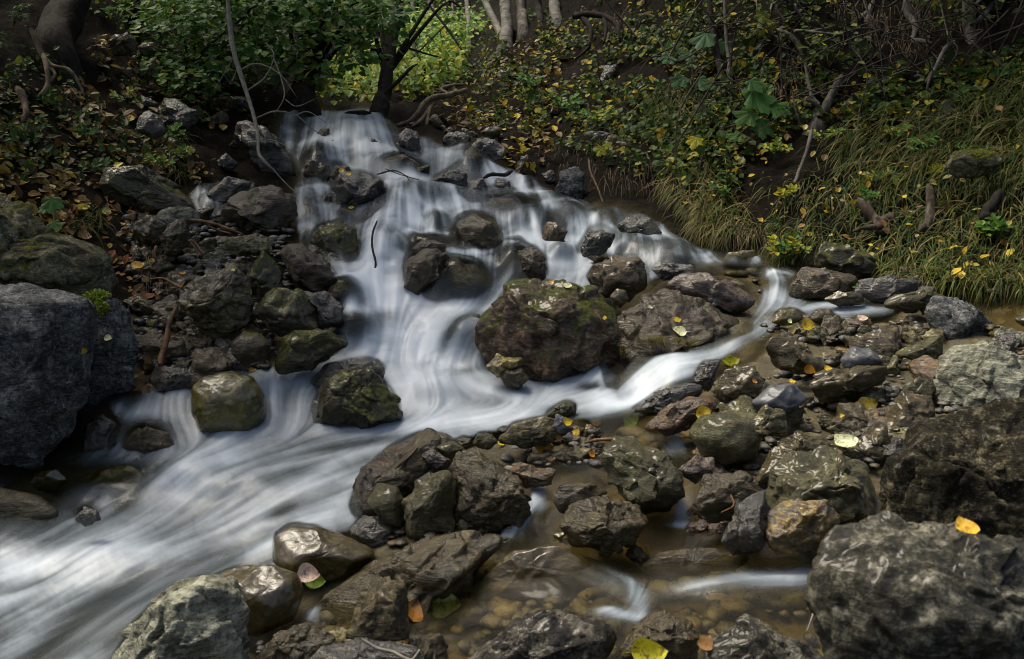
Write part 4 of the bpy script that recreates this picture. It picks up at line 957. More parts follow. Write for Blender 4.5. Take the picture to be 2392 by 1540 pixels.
foam = foam * (1 - k_) + soft * k_
rockm = np.zeros(dw.shape, bool)
for P, sk in ROCKPOLY:
    if sk: continue
    i0 = max(0, int((P[:, 1].min() - wv[0]) / STEP)); i1 = int((P[:, 1].max() - wv[0]) / STEP) + 2
    j0 = max(0, int((P[:, 0].min() - wu[0]) / STEP)); j1 = int((P[:, 0].max() - wu[0]) / STEP) + 2
    if i1 <= 0 or j1 <= 0 or i0 >= dw.shape[0] or j0 >= dw.shape[1]: continue
    rockm[i0:i1, j0:j1] |= inpoly(WU[i0:i1, j0:j1], WV[i0:i1, j0:j1], P)
rb_ = blur(rockm.astype(float), 2.4)
foam = foam * (1 - (.5 + .2 * near) * smooth01(rb_, .14, .55))          # thin clear water where it laps a stone
foam = np.maximum(foam, (.34 + .085 * streak) * blur((m_main & (WV > 1215)).astype(float), 6) * (1 - .7 * smooth01(rb_, .14, .55)))
foam = np.clip(foam, 0, 0.96)
lift2 = (L3 * 0.004 + L2 * 0.0018) * (0.3 + 0.7 * act)
wp = wp + lift2[..., None] * np.array([0, -0.4, 0.9])

def watermat(name, tint, body):
    b = NT(name)
    af = b.n('ShaderNodeAttribute', attribute_name='foam'); ae = b.n('ShaderNodeAttribute', attribute_name='edge')
    tc = b.n('ShaderNodeTexCoord')
    wh = b.n('ShaderNodeBsdfPrincipled')
    wh.inputs['Base Color'].default_value = (0.74, 0.80, 0.86, 1); wh.inputs['Roughness'].default_value = 0.42
    wh.inputs['Specular IOR Level'].default_value = 0.35
    col = b.ramp(af.outputs['Fac'], [(0.12, (0, 0, 0)), (0.45, (0.135, 0.162, 0.18)), (0.7, (0.275, 0.313, 0.342)), (0.95, (0.49, 0.54, 0.58))])
    bd = b.mix(b.n('ShaderNodeAttribute', attribute_name='pool').outputs['Fac'], body, (0.085, 0.076, 0.038))
    col = b.mix(b.ramp(af.outputs['Fac'], [(0.1, 1.0), (0.45, 0.0)]), col, bd)
    b.l(col, wh.inputs['Base Color'])
    tr = b.n('ShaderNodeBsdfTransparent'); b.l(b.mix(b.n('ShaderNodeAttribute', attribute_name='pool').outputs['Fac'], tint, (0.85, 0.77, 0.54)), tr.inputs[0])
    gl = b.n('ShaderNodeBsdfGlossy'); gl.inputs['Roughness'].default_value = 0.16
    bp = b.n('ShaderNodeBump'); bp.inputs['Strength'].default_value = 0.25; bp.inputs['Distance'].default_value = 0.02
    b.l(b.noise(tc.outputs['Object'], 9, 3, 0.5, 0.5), bp.inputs['Height']); b.l(bp.outputs[0], gl.inputs['Normal'])
    fr = b.n('ShaderNodeFresnel'); fr.inputs[0].default_value = 1.33; b.l(bp.outputs[0], fr.inputs['Normal'])
    cl = b.n('ShaderNodeMixShader'); b.l(b.math('MULTIPLY', fr.outputs[0], 0.55), cl.inputs[0]); b.l(tr.outputs[0], cl.inputs[1]); b.l(gl.outputs[0], cl.inputs[2])
    fm = b.n('ShaderNodeMixShader')
    b.l(b.ramp(af.outputs['Fac'], [(0.0, 0.0), (0.12, 0.10), (0.42, 0.64), (0.7, 0.96)]), fm.inputs[0]); b.l(cl.outputs[0], fm.inputs[1]); b.l(wh.outputs[0], fm.inputs[2])
    ed = b.n('ShaderNodeMixShader'); t2 = b.n('ShaderNodeBsdfTransparent')
    b.l(ae.outputs['Fac'], ed.inputs[0]); b.l(t2.outputs[0], ed.inputs[1]); b.l(fm.outputs[0], ed.inputs[2])
    b.l(ed.outputs[0], b.out.inputs[0])
    return b.m
MW = watermat('white_water', (0.72, 0.72, 0.62), (0.10, 0.13, 0.14))

poolf = blur((m_pool | m_side | m_dark).astype(float), 8)
def water(name, m, mat, label, soft=2.2):
    e = softmask(m, soft)
    keep = e > 0.004
    k = keep[:-1, :-1] & keep[1:, :-1] & keep[:-1, 1:] & keep[1:, 1:]
    nW = WU.shape[1]
    q = np.argwhere(k)
    a = q[:, 0] * nW + q[:, 1]
    f = np.stack([a + nW, a + nW + 1, a + 1, a], 1)
    used, inv = np.unique(f, return_inverse=True)
    f = inv.reshape(f.shape)
    me = mesh_np(name, wp.reshape(-1, 3)[used], f, True, attrs={'foam': foam.ravel()[used], 'edge': e.ravel()[used], 'pool': poolf.ravel()[used]})
    return tag(obj(name, me, mat), label, 'water', kind='structure')
water('stream_water', m_main | m_side | m_pool, MW, 'silky white cascade falling over boulders into the stream and its clear brown pools', 2.2)
water('trickle_water', m_left, MW, 'small white trickle beside the cascade on the rubble bank', 1.5)
water('backwater', m_dark, MW, 'still dark water behind the gravel bar under the grassy bank', 2.4)
# ------------------------------------------------------------------ plants
def frame(dirs, nrm):
    y = dirs / (np.linalg.norm(dirs, axis=1)[:, None] + 1e-9)
    x = np.cross(y, nrm); x /= (np.linalg.norm(x, axis=1)[:, None] + 1e-9)
    z = np.cross(x, y)
    return np.stack([x, y, z], 2)

OV = np.array([[0, 0, 0], [.30, .22, .05], [.36, .48, .07], [.22, .78, .05], [0, 1, -.04], [-.22, .78, .05], [-.36, .48, .07], [-.30, .22, .05], [0, .5, -.01]])
OVF = np.array([[0, 1, 2, 8], [8, 2, 3, 4], [0, 8, 6, 7], [8, 4, 5, 6]])
SM = np.array([[0, 0, 0], [.34, .35, .07], [.26, .72, .06], [0, 1, -.03], [-.26, .72, .06], [-.34, .35, .07]])
SMF = np.array([[0, 1, 2, 3], [0, 3, 4, 5]])
NARROW = SM * np.array([.5, 1, 1])
ROUND = SM * np.array([1.35, 1, 1.4])

def cards(pos, dirs, nrm, size, cols, tmpl=SM, tf=SMF):
    n = len(pos); R = frame(dirs, nrm)
    V = np.einsum('nij,kj->nki', R, tmpl) * np.asarray(size)[:, None, None] + pos[:, None, :]
    k = len(tmpl)
    F = (tf[None] + (np.arange(n) * k)[:, None, None]).reshape(-1, tf.shape[1])
    C = np.repeat(cols, k, axis=0)
    return V.reshape(-1, 3), F, C

class Bag:
    def __init__(s): s.v, s.f, s.c, s.n = [], [], [], 0
    def add(s, V, F, C=None):
        s.v.append(V); s.f.append(F + s.n); s.n += len(V)
        if C is not None: s.c.append(C)
    def mesh(s, name, smooth=True):
        byk = {}
        for f in s.f: byk.setdefault(f.shape[1], []).append(f)
        return mesh_np(name, np.concatenate(s.v), [np.concatenate(x) for x in byk.values()], smooth, np.concatenate(s.c) if s.c else None)

def pal(n, cols, w=None, jit=0.25):
    cols = np.array(cols)
    i = rng.choice(len(cols), n, p=None if w is None else np.array(w) / np.sum(w))
    return cols[i] * rng.uniform(1 - jit, 1 + jit, (n, 1)) * rng.uniform(.93, 1.07, (n, 3))

def tube(P, rad, seg=8, n=None, wob=0.12, seed=0, taper=0.0):
    P = np.asarray(P, float); rad = np.asarray(rad, float)
    n = n or max(6, len(P) * 5)
    Q = catmull(P, n); R = np.interp(np.linspace(0, 1, n), np.linspace(0, 1, len(rad)), rad)
    if taper: tt = np.linspace(0, 1, n); R = R * (1 - taper * smooth01(tt, .86, 1)) * (1 - taper * smooth01(tt, .14, 0)) * (1 + .18 * pnoise(np.stack([tt * 9, tt * 0 + seed, tt * 0], 1)))
    T = np.gradient(Q, axis=0); T /= np.linalg.norm(T, axis=1)[:, None] + 1e-9
    ref = np.array([0.31, 0.9, 0.3]) if abs(T[0, 1]) < 0.8 else np.array([1.0, 0, 0.2])
    X = np.cross(T, ref); X /= np.linalg.norm(X, axis=1)[:, None] + 1e-9
    Y = np.cross(T, X)
    a = np.arange(seg) * 2 * np.pi / seg
    V = Q[:, None] + R[:, None, None] * (X[:, None] * np.cos(a)[None, :, None] + Y[:, None] * np.sin(a)[None, :, None])
    V = V.reshape(-1, 3)
    rr = np.repeat(R, seg)
    m = np.maximum(np.mean(rad), 1e-4)
    dv = V - np.repeat(Q, seg, axis=0)
    V = V + dv * (fbm(V / m * 0.55 + seed * 3.1, 3) * wob * 2.2)[:, None]
    i = np.arange(n - 1)[:, None] * seg; j = np.arange(seg)[None]
    F = np.stack([(i + j).ravel(), (i + (j + 1) % seg).ravel(), (i + seg + (j + 1) % seg).ravel(), (i + seg + j).ravel()], 1)
    V = np.vstack([V, Q[:1], Q[-1:]])
    b0 = n * seg
    e0 = np.stack([np.arange(seg), np.full(seg, b0), (np.arange(seg) + 1) % seg], 1)[:, [0, 2, 1]]
    e1 = np.stack([(n - 1) * seg + np.arange(seg), (n - 1) * seg + (np.arange(seg) + 1) % seg, np.full(seg, b0 + 1)], 1)
    return V, F, np.vstack([e0, e1])

def line3(s, d0, d1=None):
    P = pts(s); d1 = d0 if d1 is None else d1
    t = np.linspace(0, 1, len(P))
    return unproj(P[:, 0], P[:, 1], d0 + (d1 - d0) * t)

def gnormal(u, v):
    e = 6.0
    a = unproj(u + e, v, dground(u + e, v)) - unproj(u - e, v, dground(u - e, v))
    b_ = unproj(u, v - e, dground(u, v - e)) - unproj(u, v + e, dground(u, v + e))
    n = np.cross(a, b_); n /= np.linalg.norm(n, axis=-1)[..., None]
    return n

def scatter(polys, n):
    Ps = [pts(p) for p in polys]
    A = np.array([0.5 * abs(np.dot(p[:, 0], np.roll(p[:, 1], 1)) - np.dot(p[:, 1], np.roll(p[:, 0], 1))) for p in Ps])
    U, V = [], []
    for P, k in zip(Ps, np.maximum(1, (n * A / A.sum())).astype(int)):
        got = 0
        while got < k:
            u = rng.uniform(P[:, 0].min(), P[:, 0].max(), k * 2); v = rng.uniform(P[:, 1].min(), P[:, 1].max(), k * 2)
            ok = inpoly(u, v, P); u, v = u[ok][:k - got], v[ok][:k - got]
            U.append(u); V.append(v); got += len(u)
    U, V = np.concatenate(U), np.concatenate(V)
    return U, V, unproj(U, V, dground(U, V)), gnormal(U, V)

GREEN = [(.035, .075, .015), (.055, .105, .02), (.08, .13, .025)]
YEL = [(.34, .25, .02), (.42, .30, .025), (.28, .25, .04)]
BRN = [(.14, .075, .025), (.20, .12, .045), (.09, .05, .02)]

# --- ground cover (leaves nobody could count)
def cover(name, label, polys, n, s0, s1, cols, w, up=0.03, tmpl=SM, cat='ground cover', mat='leaf', flatness=0.7, clump=0):
    U, V, P, N = scatter(polys, n)
    if clump:
        f = fbm(np.stack([U / clump, V / clump, np.full(len(U), hash(name) % 97 * 1.0)], 1), 3)
        k = f > np.quantile(f, 0.34); U, V, P, N = U[k], V[k], P[k], N[k]
    m = len(U)
    dirs = rng.normal(size=(m, 3)) + np.array([-.2, -.5, -.4]); nr = N * flatness + rng.normal(size=(m, 3)) * (1 - flatness) * 0.8 + np.array([0, -.15, .35])
    P = P + N * rng.random((m, 1)) * up
    sz = s0 + (s1 - s0) * rng.random(m) ** 1.7
    V3, F, C = cards(P, dirs, nr, sz, pal(m, cols, w), tmpl)
    return tag(obj(name, mesh_np(name, V3, F, False, C), M[mat]), label, cat, kind='stuff')

DKGC = [(.025, .055, .012), (.04, .085, .016), (.065, .11, .02)]  # darkened leaf greens; on the left bank they carry its shade
RB_UP = "1120 60 1300 20 1700 -60 1780 -60 1760 140 1900 190 2100 170 2350 140 2500 60 3200 -100 3200 300 2500 260 2200 260 2000 300 1850 300 1700 480 1550 420 1380 380 1230 300 1150 220"
RB_LOW = "1560 340 1800 330 2000 300 2500 230 3200 260 3200 680 2500 700 2100 660 1880 580 1700 570 1560 480"
cover('ground_cover', 'small yellow-green leafy plants carpeting the wooded right bank', [RB_UP, "1040 190 1180 120 1300 300 1240 330 1090 260"], 17000, .014, .065, DKGC + YEL + [(.12, .15, .02)], [4, 4, 3, .7, .7, .7, 2.2], .10, ROUND, clump=70)
cover('leaf_litter', 'yellow and brown fallen leaves strewn over the right bank', [RB_UP, "940 225 1160 140 1300 330 1260 400 1080 300"], 2300, .025, .06, YEL + BRN + [(.25, .2, .1)], [3, 3, 2, 2, 2, 2, 1], .02, SM, 'fallen leaves', 'litter', .95, clump=60)
cover('leaf_litter', 'yellow and tan fallen leaves caught in the long grass of the right bank', [RB_LOW], 700, .02, .06, YEL + BRN + [(.3, .25, .1)], [3, 3, 3, 1, 2, 1, 2], .10, SM, 'fallen leaves', 'litter', .8, clump=40)
cover('leaf_litter', 'yellow leaves and brown bits on the dark earth around the roots at the crest', ["960 230 1200 110 1320 60 1300 330 1240 420 1100 320"], 700, .03, .08, YEL + BRN, [2, 2, 2, 3, 3, 3], .03, SM, 'fallen leaves', 'litter', .8)
cover('leaf_litter', 'brown and yellow fallen leaves covering the dark left bank', ["200 90 420 60 480 240 340 260 240 180", "0 200 200 200 420 330 520 420 440 430 250 380 260 470 120 560 -60 470 -700 560 -700 150", "560 300 640 260 640 310", "330 180 600 180 640 250 540 300 400 300"], 4400, .03, .085, YEL[:1] + BRN + [(.24, .19, .1), (.28, .19, .05)], [1.4, 3, 2.4, 3, 2, 2], .02, SM, 'fallen leaves', 'litter', .97, clump=50)
cover('leaf_litter', 'red-brown leaves and bits lodged in the rubble bank', ["250 470 420 470 420 700 300 700 250 560", "280 850 360 850 360 910 290 910"], 260, .02, .06, BRN + [(.22, .08, .03), (.36, .24, .03)], [3, 3, 3, 2, 1], .03, SM, 'fallen leaves', 'litter', .85)
cover('undergrowth', 'low green herbs and seedlings on the dark left bank', ["-700 60 -80 80 180 160 260 300 420 340 440 400 300 400 150 440 -80 440 -700 480", "180 -40 420 -40 440 60 300 100 220 80", "260 200 480 180 560 250 500 300 330 300"], 4200, .02, .055, DKGC + [(.11, .13, .02)], [4, 4, 2, 1.2], .12, SM, clump=45)
cover('undergrowth', 'sunlit yellow-green plants on the forest floor beyond the fall', ["690 246 760 170 900 150 1090 130 1110 190 1000 235 900 232 800 240"], 2800, .05, .12, [(.18, .28, .05), (.32, .36, .06), (.12, .21, .05), (.42, .34, .05)], [4, 2.5, 3, .8], .30, SM)  # sunlight is put into these plants by a brighter leaf colour

# --- grass
def blades(polys, n, l0, l1, cols, w, down=(-.45, -.75, -.75), wid=.0042, lift=.55, spread=.5):
    U, V, P, N = scatter(polys, n)
    f = fbm(np.stack([U / 45, V / 45, np.full(len(U), 4.2)], 1), 3); k = f > np.quantile(f, .3); P, N = P[k], N[k]; f = f[k]
    m = len(P); L = rng.uniform(l0, l1, m)[:, None]
    D = np.array(down) + rng.normal(size=(m, 3)) * spread
    # tufts lean together
    g = np.stack([np.sin(f * 23), np.cos(f * 17), np.sin(f * 31) * .5], 1) * .6
    D = D + g; D /= np.linalg.norm(D, axis=1)[:, None]
    up = N * .8 + np.array([0, 0, .6]) + rng.normal(size=(m, 3)) * .25
    up /= np.linalg.norm(up, axis=1)[:, None]
    T = [P, P + L * up * .28 * lift + D * L * .12, P + L * (up * .36 * lift + D * .42), P + L * (up * .22 * lift + D * .75), P + L * (D * 1.0 + np.array([0, 0, -.12]))]
    side = np.cross(D, up); side /= np.linalg.norm(side, axis=1)[:, None] + 1e-9
    W = wid * rng.uniform(.6, 1.3, (m, 1))
    rows = []
    for t, q in enumerate(T[:-1]):
        ww = W * (1 - .22 * t); rows += [q - side * ww, q + side * ww]
    rows.append(T[-1])
    VV = np.stack(rows, 1)
    base = (np.arange(m) * 9)[:, None]
    quads = np.concatenate([base + np.array([[2 * t, 2 * t + 1, 2 * t + 3, 2 * t + 2]]) for t in range(3)])
    tri = base + np.array([[6, 7, 8]])
    return VV.reshape(-1, 3), quads, tri, np.repeat(pal(m, cols, w), 9, axis=0)
GC = [(.03, .055, .010), (.055, .085, .015), (.125, .12, .026), (.21, .165, .06), (.075, .055, .022)]
gb = Bag()
for (polys, n, l0, l1, w, down, kw) in [
    (["2000 270 2200 240 2500 150 3200 150 3200 420 2500 420 2100 420 1950 380"], 6000, .18, .38, [5, 5, 3, 2, 1], (-.75, -.45, -.5), {}),
    (["1780 420 2100 400 2500 400 3200 400 3200 680 2500 690 2120 650 1880 570 1800 520"], 9500, .10, .26, [5, 5, 3, 2, 2], (-.35, -.6, -.8), {}),
    (["1560 350 1640 350 1740 470 1770 560 1640 540 1560 440"], 3000, .12, .26, [2, 3, 4, 3, 3], (-.35, -.45, -1), {}),
    (["1520 210 1640 220 1720 300 1640 350 1540 330"], 1200, .14, .28, [5, 4, 1, 1, 0], (-.5, -.5, -.6), {}),
    (["1370 260 1480 280 1500 340 1400 330"], 700, .12, .24, [3, 3, 3, 2, 1], (-.3, -.4, -1), {}),
    (["1080 250 1130 240 1150 290 1090 290"], 260, .12, .22, [2, 3, 3, 2, 1], (-.2, -.4, -1), {}),
    (["2080 640 2391 660 2500 680 2500 690 2100 668"], 1500, .08, .18, [3, 4, 5, 2, 1], (0, -.3, -.6), dict(lift=1.2)),
    (["1810 520 1880 570 1850 620 1800 600"], 700, .06, .13, [4, 5, 3, 1, 0], (-.2, -.3, -.4), dict(lift=1.3)),
    (["380 300 430 320 440 420 390 400", "130 460 230 480 240 540 160 540"], 400, .08, .18, [4, 3, 3, 2, 1], (.2, -.4, -.7), {}),
]:
    a, q, t, c = blades(polys, n, l0, l1, GC, w, down, **kw)
    gb.add(a, q, c); gb.f.append(t + gb.n - len(a))
tag(obj('grass', gb.mesh('grass', False), M['grass']), 'long green and straw-coloured grass draping down the right bank', 'grass', kind='stuff')

# --- rootlets hanging in the undercut banks
rb = Bag()
def rootlets(poly, n, l0, l1, r0):
    U, V, P, N = scatter([poly], n)
    for p, nn in zip(P, N):
        L = rng.uniform(l0, l1); j = rng.normal(size=(4, 3)) * L * .12
        Q = [p - nn * .03, p + nn * .04 + j[0] * .3, p + nn * .05 + np.array([0, -.02, -L * .5]) + j[1], p + nn * .04 + np.array([0, -.03, -L]) + j[2]]
        V_, F_, E_ = tube(Q, [r0, r0 * .8, r0 * .6, r0 * .2], 4, 8, 0)
        rb.add(V_, F_); rb.f.append(E_ + rb.n - len(V_))
rootlets("1240 330 1500 340 1560 440 1420 450 1280 400", 130, .08, .26, .003)
rootlets("1680 530 1800 540 1790 570 1690 570", 50, .05, .14, .0025)
rootlets("1930 0 2300 0 2240 120 2000 150", 150, .10, .35, .004)
rootlets("1700 150 1900 100 1880 240 1740 260", 80, .10, .3, .0035)
rootlets("1340 20 1480 30 1460 90 1360 90", 60, .1, .3, .005)
rootlets("300 520 420 530 400 700 320 690", 60, .05, .16, .0025)
tag(obj('rootlets', rb.mesh('rootlets'), M['root']), 'thin brown rootlets hanging out of the undercut banks', 'roots', kind='stuff')

# --- branches, roots and sticks
def woody(name, label, cat, mat, lines, twigs=None, group=None):
    """lines: (polyline, d0, d1, r0 px, r1 px); the first is the body, the rest are parts named twig/root"""
    first = None
    for k, (s, d0, d1, r0, r1) in enumerate(lines):
        P = line3(s, d0, d1)
        P = P + rng.normal(size=P.shape) * 0.004
        org = P[0].copy() if k == 0 else org
        V_, F_, E_ = tube(P - org, np.array([r0 * d0, r1 * d1]) / FPX, 10 if r0 > 5 else 6, 26 if r0 > 9 else None, .22 if r0 > 9 else .13, k + len(name), .7 if name in ('log', 'stump') else .3)
        me = mesh_np(name, V_, [F_, E_])
        if k == 0:
            first = obj(name, me, M[mat], None, tuple(org)); tag(first, label, cat, group)
        else:
            obj(twigs or 'twig', me, M[mat], first)
    return first
woody('bare_branch', 'bare pale branch with forked twigs hanging down beside the upper fall', 'branch', 'paletwig', [
    ("530 -40 536 60 548 130 570 205 592 270 604 320 606 365 640 402", 5.5, 5.0, 6.5, 3.2),
    ("606 365 622 380 668 430 700 458", 5.05, 4.9, 2.2, 1), ("560 165 600 148 650 170 690 225", 5.45, 5.3, 2.4, .9), ("575 215 620 180 640 130 622 100", 5.4, 5.6, 2.2, 1),
    ("640 130 658 190 665 230 640 270", 5.5, 5.3, 1.8, .8), ("598 275 640 262 690 270 728 300 760 320", 5.3, 5.3, 2.4, .9), ("690 270 720 262 760 290", 5.3, 5.2, 1.5, .7), ("604 322 650 330 690 362", 5.2, 5.1, 1.8, .8),
    ("548 130 520 180 500 215", 5.5, 5.5, 1.6, .7), ("556 150 540 190 520 170", 5.5, 5.4, 1.2, .6), ("665 230 690 250 735 232", 5.3, 5.2, 1.3, .7)])
woody('stick', 'thin dark stick standing upright in the falling water', 'stick', 'twig', [("880 515 868 545 870 580 877 612 878 645", 4.12, 4.05, 2.6, 2.8)])
woody('broken_branch', 'short broken branch with a pale end lying across the rocks of the cascade', 'branch', 'twig', [("1128 416 1150 408 1178 404 1196 400", 5.1, 5.2, 4.5, 5.2)])
woody('driftwood_branch', 'dark forked twig caught in the middle of the cascade', 'twig', 'twig', [("880 408 920 400 950 412 980 420", 5.15, 5.0, 2.2, 1), ("900 396 930 408 955 415", 5.1, 5.1, 1.6, .8), ("950 412 962 425 976 428", 5.0, 5.0, 1.4, .7)])
woody('log', 'small drowned log stuck in the crest of the upper fall', 'log', 'darkbark', [("792 278 812 268 838 264 868 266", 6.3, 6.4, 7, 5)])
woody('driftwood_root', 'weathered forked root reaching down from the bank to the top of the fall', 'root', 'root', [
    ("1090 212 1050 222 1015 226 990 240 975 262 955 280 925 294", 6.9, 6.3, 7, 4.5), ("1050 222 1030 210 1062 200 1085 196", 6.9, 7.2, 5, 3), ("1020 228 1005 250 985 280 962 298", 6.8, 6.3, 6, 4), ("1002 256 1000 280 996 302", 6.6, 6.4, 5, 3.5)], 'side_root')
woody('stick', 'orange-brown stick leaning over the wet slab on the left bank', 'stick', 'redstick', [("412 715 402 742 392 765 386 800 378 830 370 852", 3.68, 3.5, 4, 9), ("392 765 398 790 394 800", 3.62, 3.58, 3, 1.5)])
woody('stick', 'red-brown stick lying across the upper rubble slope', 'stick', 'redstick', [("442 512 480 522 520 532 565 545", 4.15, 4.1, 4.5, 3.5), ("470 520 500 538 545 545", 4.15, 4.1, 3.5, 2)])
woody('stick', 'split orange stick end jutting from the rubble', 'stick', 'redstick', [("440 560 452 568 468 584 478 596", 4.0, 3.98, 4, 4), ("445 562 458 585 462 600", 4.0, 3.95, 2.5, 1.2)])
woody('stick', 'twisted brown twig above the pale angular boulder', 'stick', 'redstick', [("350 650 380 648 405 660 430 676", 3.85, 3.7, 2.5, 3.5)])
woody('stick', 'stubby upright stick in the upper rubble', 'stick', 'redstick', [("366 574 366 595 368 612", 4.0, 3.98, 3.8, 3)])
woody('stick', 'brown flat stick lying on the leaf-strewn shoal', 'stick', 'redstick', [("1368 1036 1400 1032 1440 1026", 2.9, 2.88, 4, 5)])
woody('stick', 'pale bleached twig lying along the bottom edge', 'stick', 'paletwig', [("838 1494 880 1510 920 1524 960 1526 985 1512", 1.95, 1.9, 4, 3.5)])
woody('stick', 'thin yellow straw standing in the near pool by the corner boulder', 'stick', 'paletwig', [("1900 1412 1888 1450 1876 1490", 2.0, 1.95, 2.5, 2)])
woody('stick', 'slanting dark stick on the grassy bank below the leaning trunk', 'stick', 'bark', [("1900 300 1884 350 1866 400 1856 428", 4.9, 4.75, 5, 4)])
woody('stick', 'curved pale root dangling over the undercut bank', 'root', 'root', [("1372 372 1380 405 1396 440 1412 482", 5.4, 5.2, 3, 2)])
woody('stick', 'red fallen twig among the jagged stones of the gravel bar', 'stick', 'redstick', [("1700 1150 1712 1180 1690 1200", 2.45, 2.4, 2.5, 1.6)])
woody('tree_root', 'crooked pale root running down the dark left bank', 'root', 'root', [("70 66 84 100 100 130 118 152 160 165 182 195 200 222", 5.0, 4.95, 8, 3), ("118 152 130 175 120 195", 5.0, 4.9, 5, 3), ("100 130 110 150 112 200 92 228", 4.95, 4.8, 7, 4), ("60 60 72 90 84 70", 5.0, 5.1, 3, 2)], 'side_root')
woody('tree_root', 'grey root looping down at the dark left edge', 'root', 'root', [("40 205 56 235 62 262 56 290", 4.6, 4.5, 10, 5)])
woody('tree_root', 'twisting grey root hanging from the top of the right bank', 'root', 'bark', [("2120 -30 2118 30 2136 62 2130 92 2150 98 2180 104", 5.5, 5.2, 10, 5), ("2230 95 2205 120 2180 165 2160 195", 5.2, 5.0, 7, 3), ("2180 165 2168 205 2178 215", 5.0, 5.0, 4, 2)], 'side_root')
woody('tree_root', 'dark arched roots of a stump on the wooded right bank', 'root', 'darkbark', [("1340 40 1375 34 1410 40 1440 60 1448 95", 7.3, 6.9, 9, 4), ("1360 40 1378 70 1376 110", 7.2, 7.0, 8, 4), ("1376 110 1360 125 1340 140", 7.0, 6.9, 4, 2), ("1410 42 1414 70 1410 100", 7.1, 6.9, 6, 3)], 'side_root')
woody('stump', 'grey splintered stump on the lower grassy bank', 'stump', 'oldwood', [("2164 428 2172 460 2170 500 2160 545", 4.5, 4.36, 8, 15), ("2180 440 2176 470 2172 500", 4.48, 4.4, 3, 7), ("2160 520 2140 545 2130 560", 4.36, 4.36, 8, 4)], 'splinter')
woody('log', 'rotten grey log half hidden in the grass of the right bank', 'log', 'oldwood', [("2004 462 2022 490 2050 525 2066 545", 4.6, 4.42, 8, 18), ("2050 520 2100 508 2160 496", 4.5, 4.56, 14, 9), ("1994 545 2030 530 2060 532", 4.4, 4.4, 5, 9), ("2026 468 2040 500 2056 520", 4.56, 4.46, 5, 8)], 'side_branch')
woody('stump', 'small black stump end in the grass at the right edge', 'stump', 'darkbark', [("2336 446 2322 470 2302 500 2300 520", 4.25, 4.14, 9, 15)])

for lab, s, d0, d1, r in [('long dark branch arching down over the upper fall from the leafy shrub', "790 -40 760 40 720 110 672 160 640 215", 6.6, 6.2, 5), ('thin dark branch reaching right across the lit wood', "860 60 920 100 980 120 1040 140 1110 162", 8.2, 8.8, 3.5),
    ('dark branch sloping down left of the birches', "1000 10 1040 60 1080 120 1106 160", 9.2, 8.8, 4), ('thin leaning stem crossing the lit wood behind the mossy trunk', "900 210 950 150 1000 100 1060 40", 9.5, 9.8, 3), ('slim dark branch drooping across the shrubs at the top left', "600 -30 580 30 520 80 470 130 455 170", 6.2, 6.0, 4)]:
    woody('overhanging_branch', lab, 'branch', 'darkbark', [(s, d0, d1, r, r * .45)] + [(s2, d0, d1, r * .5, .8) for s2 in []])

# --- trees
def crown_mesh(name, centers, n, size, cols, w, rad, flat=.55):
    b_ = Bag(); per = max(4, n // len(centers))
    for c in centers:
        k = per
        q = rng.normal(size=(k, 3)); q /= np.linalg.norm(q, axis=1)[:, None]; q *= rng.random((k, 1)) ** .5
        P = c + q * rad * np.array([1, 1, flat])
        dirs = q + rng.normal(size=(k, 3)) * .5 + np.array([0, -.1, -.35])
        nr = np.array([0, -.25, .8]) + rng.normal(size=(k, 3)) * .45
        V_, F_, C_ = cards(P, dirs, nr, rng.uniform(size * .7, size * 1.25, k), pal(k, cols, w, .3), SM)
        b_.add(V_, F_, C_)
    return b_.mesh(name, False)

def tree(name, label, mat, lines, crown=None, group=None, cat='tree'):
    q0 = pts(lines[0][0])[0]; dg = float(dground(*q0)) + .04; sh = dg - lines[0][1]
    lines = [(s, a + sh, b_ + sh, r0, r1) for (s, a, b_, r0, r1) in lines]
    root_p = line3(*lines[0][:3])[0]
    root = empty(name, tuple(root_p), label, cat, group); first = True
    for k, (s, d0, d1, r0, r1) in enumerate(lines):
        L_ = line3(s, d0, d1) - root_p
        rads = [r0 * d0, r0 * d0 * .97, (r0 + r1) / 2 * (d0 + d1) / 2, r1 * d1]
        if k == 0:
            e_ = (L_[1] - L_[0]); e_ /= np.linalg.norm(e_)
            L_ = np.vstack([L_[0] - e_ * (r0 * d0 / FPX * 3.2) + FW * (r0 * d0 / FPX * 2.2), L_]); rads[0] *= 1.5
        V_, F_, E_ = tube(L_, np.array(rads) / FPX, 12 if r0 > 8 else 7, None, .16, k + r0)
        obj('trunk' if k == 0 else 'branch', mesh_np('trunk' if k == 0 else 'branch', V_, [F_, E_]), M[mat], root)
    if crown is not None:
        centers, n, size, cols, w, rad = crown
        obj('crown', crown_mesh('crown', np.asarray(centers) - root_p, n, size, cols, w, rad), M['leaf'], root)
    return root
def blob(cx, cy, cz, rx, ry, rz, n):
    q = rng.normal(size=(n, 3)); q /= np.linalg.norm(q, axis=1)[:, None]; q *= rng.random((n, 1)) ** .4
    return np.array([cx, cy, cz]) + q * np.array([rx, ry, rz])

